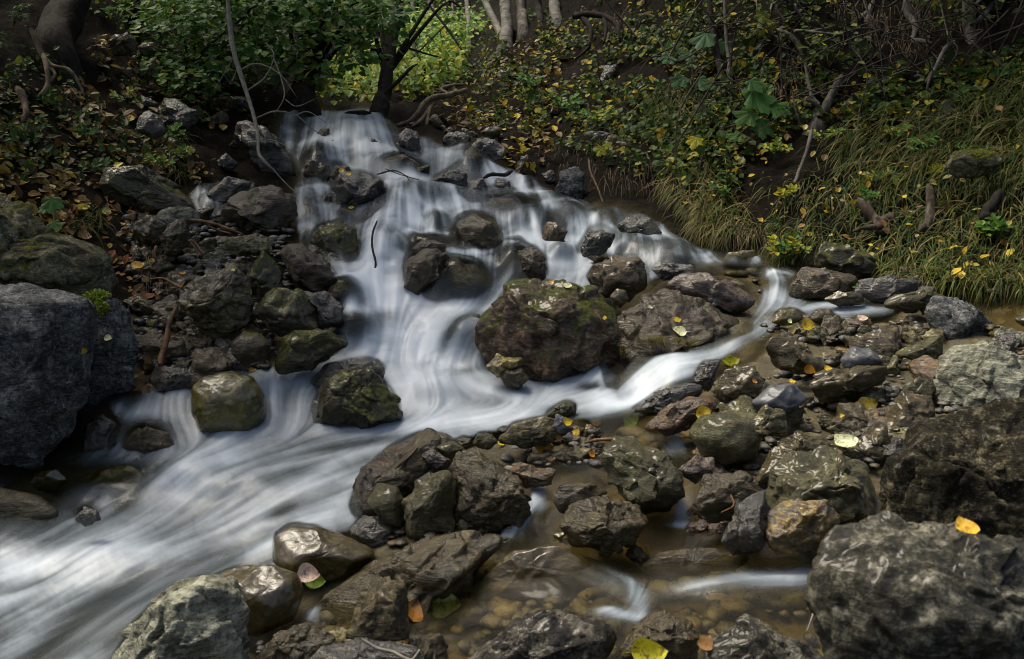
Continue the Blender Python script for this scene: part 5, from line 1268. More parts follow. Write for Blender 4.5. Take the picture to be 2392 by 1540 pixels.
DKG = [(.03, .055, .012), (.045, .08, .018), (.07, .10, .02)]
tree('curved_tree', 'pale curved trunk rooted at the top right of the grassy bank', 'bark', [("2208 275 2222 245 2262 205 2276 150 2266 80 2262 0 2268 -120 2290 -320", 4.95, 5.6, 18, 13), ("2270 60 2310 20 2350 -60", 5.15, 5.3, 6, 3)],
     (blob(2.6, 5.2, 3.9, 1.7, 1.5, .8, 80), 4600, .07, DKG, None, .34))  # crown out of view, set overhead to shade the right bank
tree('leaning_tree', 'grey trunk leaning right with a forked base above the broad-leaved plants', 'bark', [("1908 300 1912 270 1928 215 1950 150 1985 60 2020 -40 2080 -260", 5.1, 6.2, 19, 10), ("1916 275 1935 235 1955 195 1966 178", 5.05, 5.1, 10, 6), ("1912 245 1896 225 1888 195 1880 150", 5.1, 5.2, 5, 3), ("1880 232 1900 240 1925 262", 5.0, 5.05, 4, 5), ("1985 60 2040 10 2060 -80", 5.6, 5.9, 6, 3)],
     (blob(1.5, 6.4, 4.3, 1.7, 1.4, .8, 50), 2200, .07, DKG, None, .36))  # another unseen crown hung here for shade over the right bank
tree('slim_tree', 'thick short grey trunk right of the leaning tree', 'bark', [("1984 262 1990 220 1994 160 2010 90 2040 0 2090 -120", 5.0, 5.8, 12, 7)])
tree('slim_tree', 'slender dark pole-like trunk left of the broad-leaved plants', 'darkbark', [("1706 250 1690 190 1672 120 1660 40 1652 -60 1648 -300", 5.7, 6.4, 9, 5)], (blob(.6, 7.2, 4.4, 1.2, 1.2, .6, 30), 1300, .06, DKG, None, .3))
tree('slim_tree', 'thin straight grey sapling beside the dark pole-like trunk', 'bark', [("1712 236 1702 150 1694 60 1690 -60 1690 -200", 5.6, 5.9, 4.5, 3)])
tree('slim_tree', 'crooked thin sapling between the poles and the leaning tree', 'bark', [("1758 170 1772 130 1790 80 1800 20 1830 -60", 5.6, 6.0, 4, 2.5), ("1790 80 1770 40 1766 0", 5.7, 5.9, 2.5, 1.5)])
tree('slim_tree', 'thin dark stem rising at the right edge of the wood', 'darkbark', [("2350 120 2360 60 2376 0 2390 -120", 5.2, 5.5, 6, 4)])
tree('birch_tree', 'birch trunk leaning left over the roots on the crest', 'birch', [("1176 96 1160 60 1140 20 1112 -40 1080 -160", 8.9, 9.8, 9, 6)], None, 'birches on the crest')
tree('birch_tree', 'broad pale birch trunk with spreading roots on the crest', 'birch', [("1180 110 1184 60 1180 10 1184 -60 1190 -300", 8.9, 10, 15, 11), ("1178 96 1190 112 1196 128", 8.8, 8.7, 4, 2)], (blob(.1, 10, 5.2, 2.2, 1.4, 1.2, 60), 2200, .08, DKG, None, .45), 'birches on the crest')
tree('birch_tree', 'grey trunk standing just right of the broad birch', 'bark', [("1222 84 1220 40 1216 0 1212 -200", 9.3, 10, 14, 11)], None, 'birches on the crest')
tree('birch_tree', 'thin dark trunk between the two right-hand trunks on the crest', 'darkbark', [("1264 66 1260 30 1256 0 1250 -160", 9.5, 10, 9, 7)], None, 'birches on the crest')
tree('birch_tree', 'pale trunk furthest right on the crest', 'birch', [("1302 60 1296 20 1292 -20 1284 -200", 9.3, 10, 14, 10)], None, 'birches on the crest')
tree('dark_tree', 'thick black trunk behind the top left of the fall', 'darkbark', [("712 262 706 225 716 175 738 100 760 40 780 -60 800 -300", 7.3, 8.4, 30, 18), ("736 110 700 60 680 0 660 -100", 7.6, 8, 12, 7)], (blob(-2.2, 8.2, 4.6, 2.0, 1.4, .9, 60), 2200, .07, GREEN, None, .4))
tree('dark_tree', 'mossy trunk at the back right of the upper fall', 'darkbark', [("884 262 896 220 906 150 914 90 926 20 930 -120", 8.0, 9.0, 18, 13), ("908 140 860 108 820 96 780 80", 8.3, 8.2, 5, 2), ("896 220 930 190 958 160 975 150", 8.1, 8.3, 5, 2)])
tree('dark_tree', 'massive black leaning trunk in the top left corner', 'darkbark', [("120 130 140 70 165 10 190 -80 220 -300", 5.2, 5.8, 46, 36)], (np.vstack([blob(-2.6, 4.9, 3.5, 1.5, 1.5, .7, 90), blob(-1.6, 6.0, 3.9, 1.5, 1.2, .6, 70), blob(-2.0, 4.0, 3.5, .9, .9, .5, 40)]), 11000, .075, DKG, None, .38))  # unseen crown, thickened with extra clumps to darken the left bank
tree('slim_tree', 'thin dark stem leaning across the leafy shrub at the top left', 'darkbark', [("392 108 376 70 352 30 330 -20 300 -120", 6.2, 6.4, 7, 5)])
for lab, s, d0, r in [('faint grey trunk far back in the lit wood, left of centre', "960 120 962 60 965 0 968 -160", 15, 8), ('pale far trunk standing behind the birches', "1012 110 1010 50 1006 0 1000 -160", 16, 9), ('slim far trunk deep in the lit wood', "830 120 834 60 838 0 846 -140", 16, 6), ('thin grey far trunk between the mossy trunk and the birches', "1062 120 1058 60 1060 0 1064 -140", 15, 6), ('leaning far trunk behind the leafy shrub', "640 130 652 60 668 0 700 -140", 14, 9), ('narrow far trunk beside the leaning birch', "1096 110 1094 50 1090 0 1084 -140", 16, 7)]:
    tree('far_tree', lab, 'birch', [(s, d0, d0 + 1, r, r * .8)], None, 'far trunks in the lit wood')

# --- leafy shrubs over the fall
def shrub(name, label, base, d0, poly, dr, clumps, per, size, cols, w, stems, mat='darkbark', group=None, rad=.16):
    P = pts(poly); b0 = unproj(base[0], base[1], d0)
    root = empty(name, tuple(b0), label, 'shrub', group)
    C = []
    while len(C) < clumps:
        u, v = rng.uniform(P[:, 0].min(), P[:, 0].max()), rng.uniform(P[:, 1].min(), P[:, 1].max())
        if inpoly(np.array([u]), np.array([v]), P)[0]: C.append(unproj(u, v, rng.uniform(*dr)))
    C = np.array(C)
    for k in range(stems):
        tgt = C[int(rng.integers(len(C)))] - b0
        mid = tgt * .5 + np.array([rng.normal() * .1, 0, .22 * np.linalg.norm(tgt)])
        V_, F_, E_ = tube([np.zeros(3), mid * .55 + [0, 0, .03], mid, tgt], [.022 * d0 / 6, .014, .005], 6, 18, .1, k)
        obj('stem', mesh_np('stem', V_, [F_, E_]), M[mat], root)
    b_ = Bag()
    for c in C:
        k = per
        a = rng.uniform(0, 6.283, k); r = rng.random(k) ** .5 * rad
        tilt = rng.normal(size=2) * .3
        off = np.stack([r * np.cos(a), r * np.sin(a), rng.normal(size=k) * .025 + r * np.cos(a) * tilt[0] + r * np.sin(a) * tilt[1] - r * .2], 1)
        dirs = np.stack([np.cos(a), np.sin(a) - .3, np.full(k, -.35)], 1) + rng.normal(size=(k, 3)) * .3
        nr = np.array([0, -.45, .75]) + rng.normal(size=(k, 3)) * .35
        V_, F_, C_ = cards(c - b0 + off, dirs, nr, rng.uniform(size * .7, size * 1.2, k), pal(k, cols, w, .25), OV, OVF)
        b_.add(V_, F_, C_)
    obj('foliage', b_.mesh('foliage', False), M['leaf'], root)
    return root
AL = [(.045, .11, .025), (.065, .145, .032), (.10, .18, .035), (.2, .24, .035)]
shrub('alder_shrub', 'dense green shrub spreading its leaves over the left bank above the fall', (500, 210), 6.6, "340 90 400 -60 560 -60 640 40 620 130 560 190 430 200 360 160", (5.9, 7.0), 130, 17, .066, AL, [4, 4, 3, .6], 9)
shrub('alder_shrub', 'green shrub hanging over the black trunk behind the fall', (700, 235), 7.2, "560 -60 900 -60 910 60 860 130 780 150 700 190 610 180 580 90", (6.1, 7.4), 140, 15, .072, AL, [4, 4, 3, .8], 9)
shrub('alder_shrub', 'airy leafy sprays hanging in at the top above the lit wood', (900, 180), 7.2, "860 -80 1150 -80 1130 20 1040 50 960 90 880 60", (6.8, 8.6), 26, 10, .065, AL, [4, 4, 3, 1.5], 6)
shrub('alder_shrub', 'low leafy shoots drooping beside the dark ledge rock', (440, 200), 6.2, "370 150 470 150 480 200 400 200", (5.7, 6.2), 18, 12, .055, AL, [3, 4, 3, 1], 3)
shrub('alder_shrub', 'yellowing shrub at the top left beside the leafy slope', (300, 60), 6.6, "190 -60 400 -60 400 30 330 60 260 40 210 20", (6.4, 7.2), 40, 12, .055, AL + [(.26, .26, .04)], [2, 3, 3, 2, 2], 5)
LIT = [(.17, .30, .07), (.26, .37, .07), (.40, .44, .07), (.11, .22, .06), (.52, .46, .06)]  # leaf colours brightened to carry the sunlight of the far wood
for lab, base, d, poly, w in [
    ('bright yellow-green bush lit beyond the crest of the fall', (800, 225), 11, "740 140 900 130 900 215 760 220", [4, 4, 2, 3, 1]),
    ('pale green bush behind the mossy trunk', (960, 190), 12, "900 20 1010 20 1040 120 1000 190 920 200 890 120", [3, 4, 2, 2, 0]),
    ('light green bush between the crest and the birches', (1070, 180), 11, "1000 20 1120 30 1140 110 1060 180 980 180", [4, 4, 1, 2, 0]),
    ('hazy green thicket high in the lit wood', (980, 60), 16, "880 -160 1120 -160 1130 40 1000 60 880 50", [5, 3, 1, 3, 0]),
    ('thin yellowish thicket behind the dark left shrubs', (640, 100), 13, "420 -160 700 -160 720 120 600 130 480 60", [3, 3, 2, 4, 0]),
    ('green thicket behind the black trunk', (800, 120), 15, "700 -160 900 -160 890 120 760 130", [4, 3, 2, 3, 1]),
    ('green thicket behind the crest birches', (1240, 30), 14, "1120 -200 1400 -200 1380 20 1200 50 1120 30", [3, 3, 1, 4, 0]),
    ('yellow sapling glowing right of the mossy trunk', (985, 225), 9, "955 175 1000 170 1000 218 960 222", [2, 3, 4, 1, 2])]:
    ar = pts(poly); sz = (np.ptp(ar[:, 0]) * np.ptp(ar[:, 1])) ** .5
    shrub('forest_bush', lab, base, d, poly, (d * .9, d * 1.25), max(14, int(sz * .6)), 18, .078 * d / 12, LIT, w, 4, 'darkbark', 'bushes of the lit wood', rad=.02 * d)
DK = [(.03, .055, .014), (.05, .085, .02), (.075, .11, .02), (.15, .17, .02), (.3, .24, .02)]
for lab, base, d, poly, n in [
    ('blue-green shrub on the wooded bank below the crest stump', (1580, 90), 7.2, "1520 20 1680 0 1660 90 1560 100", 26),
    ('dark tangled shrub at the top of the right bank', (1850, 20), 6.0, "1720 -60 1980 -60 1960 60 1800 90 1720 60", 44),
    ('yellow-leaved shrub in front of the leaning trunk', (1880, 130), 5.6, "1800 60 1980 60 1960 140 1840 140", 22),
    ('sparse shrub at the top right corner behind the curved trunk', (2330, 20), 5.4, "2160 -80 2480 -80 2480 60 2380 80 2180 30", 34)]:
    shrub('bank_shrub', lab, base, d, poly, (d * .93, d * 1.04), n, 11, .045, DK, [4, 4, 3, 2, 1], 7, 'bark', 'shrubs of the right bank')

# --- leafless tangles in the dark hollow of the right bank
M['deadtwig'] = simple('dead_twig', [(.3, (.02, .016, .012)), (.7, (.11, .09, .07))], 30, .9)
for lab, base, d, spread, n in [('tangle of bare brown twigs in the dark hollow right of the leaning tree', (2060, 160), 5.4, 1.0, 34), ('tangle of bare twigs and roots around the foot of the leaning tree', (1900, 200), 5.4, .9, 34),
    ('tangle of bare stems behind the dark pole trunks', (1720, 130), 6.2, .9, 26), ('tangle of hanging twigs beside the curved trunk', (2220, 100), 5.2, .9, 30), ('fine dead brush at the top of the right bank', (1960, 30), 6.0, 1.1, 34), ('brushy dead stems at the right edge under the sapling', (2370, 110), 5.0, .8, 24)]:
    b0 = unproj(*base, d); root = empty('bare_shrub', tuple(b0), lab, 'shrub', 'bare tangles of the right bank')
    for k in range(n):
        a = rng.normal(size=3) * np.array([.5, .25, .5]) * spread; st = rng.normal(size=3) * np.array([.4, .12, .25]) * spread
        e = st + a
        V_, F_, E_ = tube([st, st + a * .4 + rng.normal(size=3) * .05, st + a * .7 + rng.normal(size=3) * .07, e - [0, 0, .1]], [.006 * rng.uniform(.5, 1.4), .004, .0015], 5, 14, .2, k)
        obj('twig', mesh_np('twig', V_, [F_, E_]), M['deadtwig'], root)

# --- herbs, ferns and broad-leaved plants, one thing each
def lobed(k=7):
    a = np.linspace(-2.5, 2.5, k * 4 + 1)
    r = 0.62 + 0.38 * np.abs(np.cos(a * k / 5.0 * math.pi / 2 * 1.25)) - .10 * np.abs(np.sin(a * 9))
    r *= 1 - .10 * np.abs(a)
    P = np.stack([r * np.sin(a), r * np.cos(a), -.10 * r ** 2 + .05 * np.cos(a * 6)], 1) * .62
    P[:, 1] += .36
    return np.vstack([[[0, .1, 0]], P]), np.stack([np.zeros(len(a) - 1, int), np.arange(1, len(a)), np.arange(2, len(a) + 1)], 1)
LB, LBF = lobed()
def broadleaf(label, base, leaves, cols):
    d = float(dground(*base)) - .03
    b0 = unproj(base[0], base[1], d)
    root = empty('broadleaf_plant', tuple(b0), label, 'plant')
    for (u, v, s, ang) in leaves:
        p = unproj(u, v, d - .12 - .1 * rng.random()) - b0
        dirv = np.array([[math.cos(ang) * .9, -.45, -abs(math.sin(ang)) * .6 - .1]])
        nr = np.array([[rng.normal() * .2, -.7, .65]])
        c = pal(1, cols, None, .15)
        V_, F_, C_ = cards(p[None] - dirv / np.linalg.norm(dirv) * s * d / FPX * .4, dirv, nr, np.array([s * .82 * d / FPX]), c, LB, LBF)
        obj('leaf', mesh_np('leaf', V_, F_, False, C_), M['leaf'], root)
        V_, F_, E_ = tube([np.zeros(3), p * .5 + [0, 0, .04], p], [.004, .003, .002], 5, 8, 0)
        obj('stalk', mesh_np('stalk', V_, [F_, E_]), M['stalk'], root)
M['stalk'] = simple('green_stalk', [(.3, (.05, .07, .02)), (.7, (.10, .12, .04))], 30, .6)
broadleaf('large broad-leaved green plant with jagged leaves below the leaning trunk', (1780, 300), [(1775, 235, 105, -1.2), (1740, 275, 80, -2.4), (1820, 255, 70, -.5), (1780, 300, 80, -1.6), (1720, 320, 60, -2.6), (1765, 200, 60, 1)], [(.05, .12, .03), (.07, .14, .035)])
broadleaf('broad-leaved plant with blue-green leaves high on the wooded bank', (1660, 150), [(1640, 96, 80, -2), (1690, 110, 60, -.6), (1600, 130, 56, -2.6)], [(.035, .09, .03)])
broadleaf('pair of flat blue-green leaves left of the dark pole trunk', (1620, 215), [(1585, 190, 64, -2.4), (1650, 196, 70, -.6), (1560, 140, 50, 2.5)], [(.04, .10, .035)])
broadleaf('single bright yellow lobed leaf plant above the grass mound', (1622, 352), [(1622, 334, 52, -2)], [(.34, .33, .02)])
broadleaf('yellow-green lobed leaves at the edge of the undercut', (1404, 368), [(1402, 354, 40, -2), (1420, 340, 30, -.6)], [(.22, .24, .02)])
broadleaf('green lobed leaf plant behind the lichen-spotted boulder', (125, 510), [(122, 480, 62, -1.4), (128, 530, 46, -1), (100, 490, 36, -2.6)], [(.06, .14, .03)])
broadleaf('yellowing lobed leaves high beside the dark pole trunk', (1790, 70), [(1780, 42, 50, -2), (1800, 60, 36, -.6)], [(.16, .2, .02)])

def herb(name, label, base, h, n, lean, cols, w, ls=.03, pin=5, group=None, tm=NARROW, dz=.02):
    """several stems carrying paired leaflets"""
    d = float(dground(*base)) - dz
    b0 = unproj(base[0], base[1], d); H = h * d / FPX
    root = empty(name, tuple(b0), label, 'fern' if name == 'fern' else 'plant', group)
    bl = Bag(); bs = Bag()
    for k in range(n):
        dr = np.array([rng.normal() * .5 + lean, -.35 + rng.normal() * .25, .85]); dr /= np.linalg.norm(dr)
        L = H * rng.uniform(.65, 1.1)
        Q = catmull([np.zeros(3), dr * L * .5, dr * L * .85 + [0, -.02, -.02], dr * L + np.array([lean * .2, -.12, -.22]) * L], 12)
        V_, F_, E_ = tube(Q[::3], [.0025, .0012], 4, 8, 0); bs.add(V_, F_); bs.f.append(E_ + bs.n - len(V_))
        T = np.gradient(Q, axis=0); T /= np.linalg.norm(T, axis=1)[:, None]
        pos, dirs = [], []
        for i in np.linspace(3, 11, pin).astype(int):
            side = np.cross(T[i], [0, -.5, .8]); side /= np.linalg.norm(side)
            for sg in (1, -1):
                pos.append(Q[i]); dirs.append(side * sg + T[i] * .45 + rng.normal(size=3) * .15)
        pos.append(Q[-1]); dirs.append(T[-1])
        m = len(pos)
        sz = ls * rng.uniform(.75, 1.2, m)
        V_, F_, C_ = cards(np.array(pos), np.array(dirs), np.tile([0, -.5, .8], (m, 1)) + rng.normal(size=(m, 3)) * .2, sz, pal(m, cols, w, .2), tm)
        bl.add(V_, F_, C_)
    obj('stems', bs.mesh('stems'), M['stalk'], root)
    obj('leaves', bl.mesh('leaves', False), M['leaf'], root)
HG = [(.07, .16, .03), (.10, .2, .035)]; HY = [(.24, .26, .03), (.36, .3, .02)]; HD = [(.035, .08, .02), (.055, .11, .025)]
for name, lab, base, h, n, lean, cols, ls in [
    ('fern', 'bright green feathery fern in the grass above the lichen-covered boulder', (2170, 375), 90, 6, 0, HG, .035),
    ('fern', 'yellow feathery fern just left of the lichen-covered boulder', (2170, 425), 55, 5, .1, HY, .032),
    ('fern', 'yellow-green fern in the middle of the grassy bank', (2040, 440), 60, 5, .1, HG + HY, .03),
    ('herb', 'fresh green plant with rounded leaves at the right edge of the grassy bank', (2300, 560), 60, 7, -.1, HG + [(.16, .24, .03)], .045),
    ('herb', 'small green plant low on the left of the grassy bank', (2010, 480), 50, 4, 0, HG, .03),
    ('fern', 'green fern at the foot of the broad-leaved plant', (1850, 290), 60, 6, .2, HD, .032),
    ('fern', 'ferny plant hanging over the edge of the grass mound', (1700, 470), 45, 4, 0, HG, .03),
    ('herb', 'yellow-green leafy stem standing before the slanting stick', (1810, 370), 60, 5, 0, HG + HY, .035),
    ('herb', 'leafy plant with yellow tips right of the slanting stick', (1925, 340), 60, 5, .1, HG + HY, .035),
    ('herb', 'yellow leafy stem on the grass above the moss-topped slab', (1830, 470), 50, 4, 0, HY, .035),
    ('fern', 'dark fern under the yellow single leaf', (1640, 300), 60, 6, -.2, HD, .035),
    ('herb', 'green leafy shoot on the slope below the crest', (1310, 270), 60, 5, 0, HG, .05),
    ('herb', 'green leafy shoot beside the mossy stump roots', (1395, 300), 56, 5, 0, HG + HY, .045),
    ('herb', 'light green shoot near the rounded dark stone', (1240, 215), 50, 5, 0, HG, .055),
    ('fern', 'fern among yellow leaves in the middle of the wooded bank', (1470, 240), 60, 5, 0, HD + HG, .045),
    ('herb', 'tall green shoot under the blue-green shrub', (1560, 150), 70, 5, 0, HG, .04),
    ('fern', 'drooping fern on the dark left bank below the crooked root', (70, 330), 70, 6, .2, HD, .04),
    ('fern', 'light fern beside the root at the left edge', (140, 260), 50, 4, .1, HG, .035),
    ('fern', 'pale fern on the left bank above the black sloping boulder', (200, 330), 60, 6, .3, HD + HG, .035),
    ('herb', 'green plant growing on the moss ridge of the black sloping boulder', (380, 400), 60, 5, 0, HY + HG, .035),
    ('herb', 'yellow-green tuft growing left of the small trickle', (440, 385), 50, 5, .2, HG + HY, .035),
    ('herb', 'leafy tuft at the top of the moss ridge', (405, 335), 50, 5, .1, HG, .04),
    ('herb', 'green herb on the black sloping boulder, lower on its face', (240, 420), 56, 6, 0, HD, .035),
    ('fern', 'arching fern at the top left under the yellowing shrub', (270, 60), 70, 5, .4, HG, .045),
    ('fern', 'hanging fern in the top left corner', (30, 60), 70, 6, .1, HD, .045),
    ('herb', 'small yellow plant below the grey stones of the leafy slope', (300, 250), 46, 4, 0, HG + HY, .035),
    ('herb', 'weedy yellow plant beside the left foot of the grass mound', (1840, 600), 60, 6, -.1, HY + HG, .04),
    ('herb', 'green sprig growing on the brown boulder right of the side fall', (2010, 690), 34, 3, 0, HG, .03),
    ('fern', 'green fern high on the bank between the pole trunks', (1745, 100), 60, 5, .1, HD + HY, .04),
    ('fern', 'fern below the twisting grey root', (2010, 150), 50, 5, 0, HD, .035),
    ('herb', 'yellow-green sprig near the top of the grassy bank', (2080, 330), 50, 4, .1, HG + HY, .035)]:
    herb(name, lab, base, h, n, lean, cols, None, ls, 6 if name == 'fern' else 4, tm=NARROW if name == 'fern' else SM)

def moss_cushion(label, u, v, w, h, n):
    p, nn = pick(u, v)
    d = (p - CAM) @ FW; s = d / FPX
    q = rng.normal(size=(n, 3)); q /= np.linalg.norm(q, axis=1)[:, None]
    q = q * np.array([w * s * .5, w * s * .3, h * s * .5]) * rng.random((n, 1)) ** .4
    V_, F_, C_ = cards(q, q + rng.normal(size=(n, 3)) * .3 * w * s, nn + rng.normal(size=(n, 3)) * .5, rng.uniform(.008, .018, n), pal(n, [(.16, .22, .02), (.24, .3, .03), (.1, .15, .02)], None), SM)
    tag(obj('moss_cushion', mesh_np('moss_cushion', V_, F_, False, C_), M['leaf'], None, tuple(p)), label, 'moss')
moss_cushion('bright green moss cushion on the shoulder of the huge slate boulder', 228, 695, 56, 30, 420)
moss_cushion('green moss hanging below the cushion in the seam of the slate boulder', 236, 722, 30, 36, 260)
gt = Bag()
for (u, v) in [(1455, 820), (1520, 800), (1545, 800), (1585, 802), (1610, 806)]:
    p, nn = pick(u, v)
    for _ in range(14):
        t = np.array([rng.normal() * .03, -.03 + rng.normal() * .02, .02]); e = p + t + np.array([rng.normal() * .02, -.01, -.04])
        V_, F_, E_ = tube([p, p + t * .7 + [0, 0, .012], e], [.0012, .0008, .0004], 3, 6, 0)
        gt.add(V_, F_, np.tile([(.2, .18, .03)], (len(V_), 1)))
tag(obj('grass_tuft', gt.mesh('grass_tuft'), M['grass']), 'straw-yellow grass tufts clinging to the face of the broad brown boulder', 'grass tuft')

_ys = np.linspace(0, 1, 10); _xs = np.array([-1, -.5, 0, .5, 1])
_hw = .40 * np.sin(np.pi * _ys ** .78) ** .75 * (1 - .25 * _ys)
FL = np.array([[x * w, y, 0] for y, w in zip(_ys, _hw) for x in _xs])
FLF = np.array([[i * 5 + j, i * 5 + j + 1, i * 5 + j + 6, i * 5 + j + 5] for i in range(9) for j in range(4)])
# --- single fallen leaves that catch the eye
def fallen(label, u, v, size, col, ang=None, curl=.35, stand=0.0, tm=FL, tf=FLF):
    p, nn = pick(u, v)
    d = (p - CAM) @ FW
    nn = nn * .6 + np.array([0, -.22, .5]); nn /= np.linalg.norm(nn)
    ang = rng.uniform(0, 6.28) if ang is None else ang
    dirv = RX * math.cos(ang) + np.array([0, .75, .35]) * math.sin(ang)
    dirv = dirv - nn * (dirv @ nn) * (1 - stand)
    nr = nn * (1 - stand) + np.array([0, -1, .4]) * stand
    s = size * .86 * d / FPX
    T = tm.copy(); ph = rng.uniform(0, 6.28); cv = curl * rng.uniform(.5, 2.2)
    T[:, 2] = np.abs(T[:, 0]) ** 1.4 * cv * .9 + (T[:, 1] - .5) ** 2 * cv * rng.uniform(.2, 1.4) + .03 * np.sin(T[:, 1] * 9 + ph) * np.sign(T[:, 0])
    T[:, 0] += .08 * np.sin(T[:, 1] * 3 + ph)
    T[:, 0] *= 1.15
    k = len(T)
    T = np.vstack([T, [[.012, 0, 0], [-.012, 0, 0], [0, -.42, .12]]])
    c = np.array(col)[None] * np.ones((len(T), 1)) * rng.uniform(.8, 1.1, (len(T), 1))
    V_, F_, C_ = cards(np.zeros((1, 3)), dirv[None], nr[None], np.array([s]), np.ones((1, 3)), T, tf)
    V_ = V_ - V_[:k].mean(0)
    me = mesh_np('fallen_leaf', V_, [F_, np.array([[k, k + 1, k + 2]])], True, c)
    tag(obj('fallen_leaf', me, M['fallen'], None, tuple(p + nn * .012 - FW * (.03 * stand))), label, 'leaf')
Y, O, PG, LG, BR, PK = (.66, .45, .02), (.6, .27, .02), (.62, .64, .36), (.32, .56, .03), (.32, .17, .06), (.75, .55, .42)
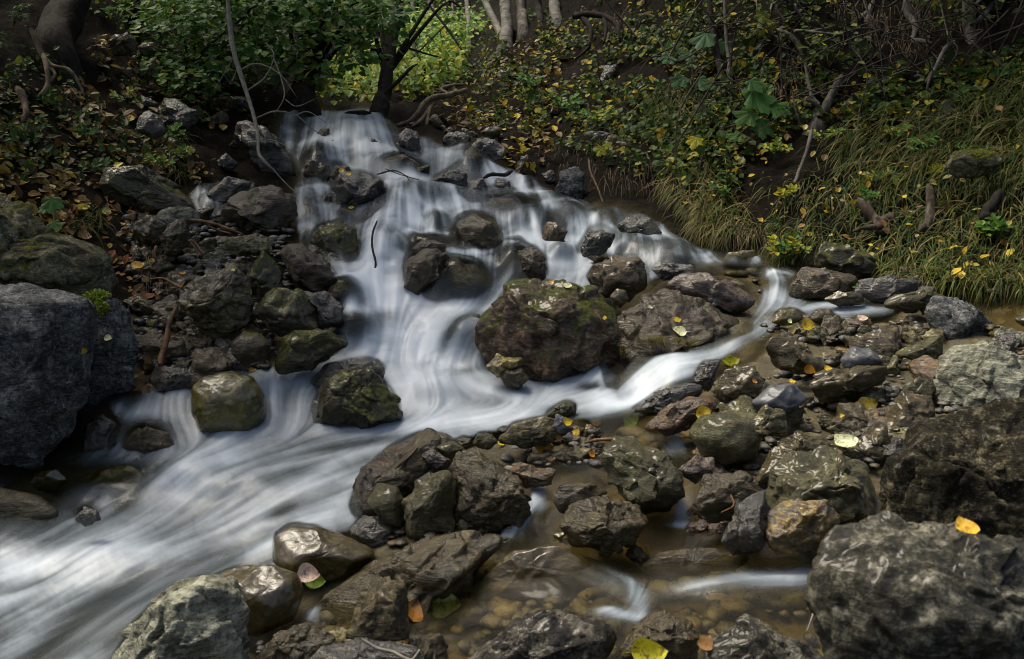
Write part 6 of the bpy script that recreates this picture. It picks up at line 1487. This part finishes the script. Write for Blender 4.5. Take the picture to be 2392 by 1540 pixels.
for (lab, u, v, s, c, a, st) in [
    ('pale green-white leaf lying on the broad brown boulder', 1585, 776, 40, PG, 3.0, 0), ('tiny yellow leaf above the pale one on the broad brown boulder', 1580, 750, 22, Y, .4, 0), ('cream leaf lying on top of the great mossy boulder', 1322, 672, 30, PG, 2.8, 0), ('orange leaf stuck to the crest of the great mossy boulder', 1288, 662, 18, O, 1.2, .4),
    ('small yellow leaf on the right flank of the great mossy boulder', 1410, 745, 14, Y, 1.6, .3), ('pale speck of leaf on the top of the broad brown boulder', 1516, 722, 16, PG, 0, 0), ('yellow-green curled leaf on stones right of the side channel', 1705, 848, 50, (.55, .6, .03), .3, .5), ('bright yellow leaf resting on the orange-stained stone', 1640, 966, 46, Y, .1, .3),
    ('bright green leaf standing in the shallows of the shoal', 1472, 986, 56, LG, .7, .8), ('yellow leaf at the left end of the shoal pool', 1322, 988, 30, Y, .8, .7), ('orange leaf curled at the edge of the shoal pool', 1390, 990, 34, O, 2.2, .6), ('long orange leaf lying on the shoal', 1272, 1046, 52, O, .1, .3), ('small orange leaf on the near side of the shoal', 1376, 1060, 26, O, 1.2, .4), ('yellow scrap of leaf on the grey rock by the shoal', 1345, 1010, 26, Y, 2.1, .5), ('yellow stalk-like leaf on the small stones by the shoal', 1172, 1040, 24, Y, .8, .2), ('brown leaf tip on the shoal edge', 1302, 1024, 22, BR, .2, .3),
    ('pale yellow-green pointed leaf standing on the jagged banded boulder', 1966, 1034, 66, (.62, .66, .38), 1.9, .8), ('yellow-orange leaf standing upright behind the corner boulder', 2228, 1226, 66, (.7, .42, .03), 1.7, .9), ('pinkish curled leaf on the smooth olive boulder', 727, 1336, 62, PK, .1, .75), ('green leaf under the pinkish curled leaf', 735, 1354, 60, (.2, .3, .03), .1, .2), ('yellow-green leaf drifting in the near pool', 1042, 1410, 84, (.36, .44, .1), -.3, .4), ('orange leaf stuck on the edge of the grey-green block', 962, 1420, 70, (.3, .13, .02), 1.5, .6), ('bright yellow leaf at the bottom edge of the picture', 1515, 1522, 100, (.6, .55, .02), .1, .3), ('rusty crumpled leaf beside the bottom edge rock', 1645, 1500, 50, BR, 1.0, .5),
    ('yellow leaf lying on the mossy stone of the gravel bar', 1885, 760, 40, Y, .1, .2), ('tan leaf beside the yellow leaf on the gravel bar', 1850, 772, 24, (.5, .36, .14), .3, .2), ('pinkish leaf at the back of the gravel bar', 2012, 748, 28, PK, .2, .3), ('orange leaf scrap by the pointed dark grey rock', 1892, 862, 32, O, -.3, .2), ('yellow leaf scrap near the round blue-grey stone', 1930, 866, 22, Y, .2, .3), ('long yellow blade-like leaf caught between bar stones', 2020, 950, 66, (.4, .3, .03), .6, .5), ('yellow fleck of leaf on the banded stones', 1966, 974, 14, Y, 0, .2), ('orange speck of leaf on the lumpy rock', 1756, 894, 16, O, 0, .2), ('yellow leaf chip beside the dark blue pebble', 1848, 898, 20, Y, 0, .2), ('pale leaf in the channel above the gravel bar', 1842, 752, 16, PG, 1, .3),
    ('yellow leaf draped on the big black shiny boulder', 815, 412, 20, Y, 1.6, .6), ('second yellow leaf higher on the black shiny boulder', 800, 402, 18, Y, .4, .3), ('yellow leaf under the black shiny boulder by the thin strands', 822, 490, 18, (.5, .4, .02), 1.5, .5), ('green leaf caught in the veil of the mid cascade', 1140, 602, 22, (.3, .4, .04), 1.2, .6), ('tiny yellow leaf on the veiled mossy boulder', 782, 612, 12, Y, 0, .4),
    ('yellow leaf glowing on the red-brown litter of the rubble bank', 328, 624, 34, (.62, .34, .03), .8, .6), ('round yellow leaf stuck on the slate face', 198, 824, 22, (.55, .34, .02), .2, .8), ('pale sliver of leaf on the slate face', 258, 792, 22, PG, -.2, .5), ('orange leaf in the red-brown litter beside boulders', 200, 555, 40, BR, .1, .3), ('brown curled leaf behind the lichen-spotted boulder', 205, 540, 34, (.34, .16, .05), .6, .4), ('pale leaf on the mossy rock by the stream', 690, 796, 14, PG, 0, .2), ('rusty leaf under the round moss-capped stone', 588, 868, 18, O, 0, .2), ('pale leaf sliver by the orange-brown stick', 400, 744, 16, PG, .2, .2), ('orange leaf above the pale angular boulder', 430, 644, 18, O, 1.4, .6), ('yellow leaf on top of the pale angular boulder', 548, 634, 14, (.4, .5, .04), 1.8, .6), ('long yellow leaf behind the moss ridge', 250, 500, 34, (.5, .45, .1), -.5, .3), ('orange leaf beside the lichen-spotted boulder', 318, 884, 26, Y, 1.2, .5),
    ('large yellow leaf on the dark left bank litter', 280, 390, 26, Y, .4, .3), ('yellow leaf near the foot of the moss ridge', 450, 405, 24, Y, -.4, .3), ('yellow leaf at the left of the dark bank', 62, 400, 28, (.5, .42, .05), -.6, .3), ('brown-orange leaf below the dark left bank', 82, 458, 32, (.5, .25, .05), .1, .2),
    ('yellow leaf hanging in the grass below the log', 2250, 440, 26, Y, .3, .4), ('orange leaf at the right edge of the grassy bank', 2340, 572, 30, O, .2, .4), ('pale tan leaf near the right foot of the grassy bank', 2280, 640, 30, (.5, .4, .2), .2, .4), ('pale leaf beside the lichen-covered boulder', 2348, 370, 34, (.5, .48, .2), .6, .4), ('yellow leaf in the grass above the moss-topped slab', 1928, 500, 24, Y, 1.2, .5), ('yellow leaf on the straw of the grass mound', 1776, 518, 18, Y, .8, .4), ('yellow leaf at the top of the right bank grass', 2250, 242, 24, Y, .7, .4), ('pale leaf by the curved trunk', 2262, 250, 22, (.5, .45, .2), .7, .4), ('yellow leaf beneath the slanting stick', 1955, 448, 22, Y, .4, .4), ('yellow leaf hanging at the end of the grass mound', 1888, 552, 20, Y, .4, .5)]:
    fallen(lab, u, v, s, c, a, .35, st)
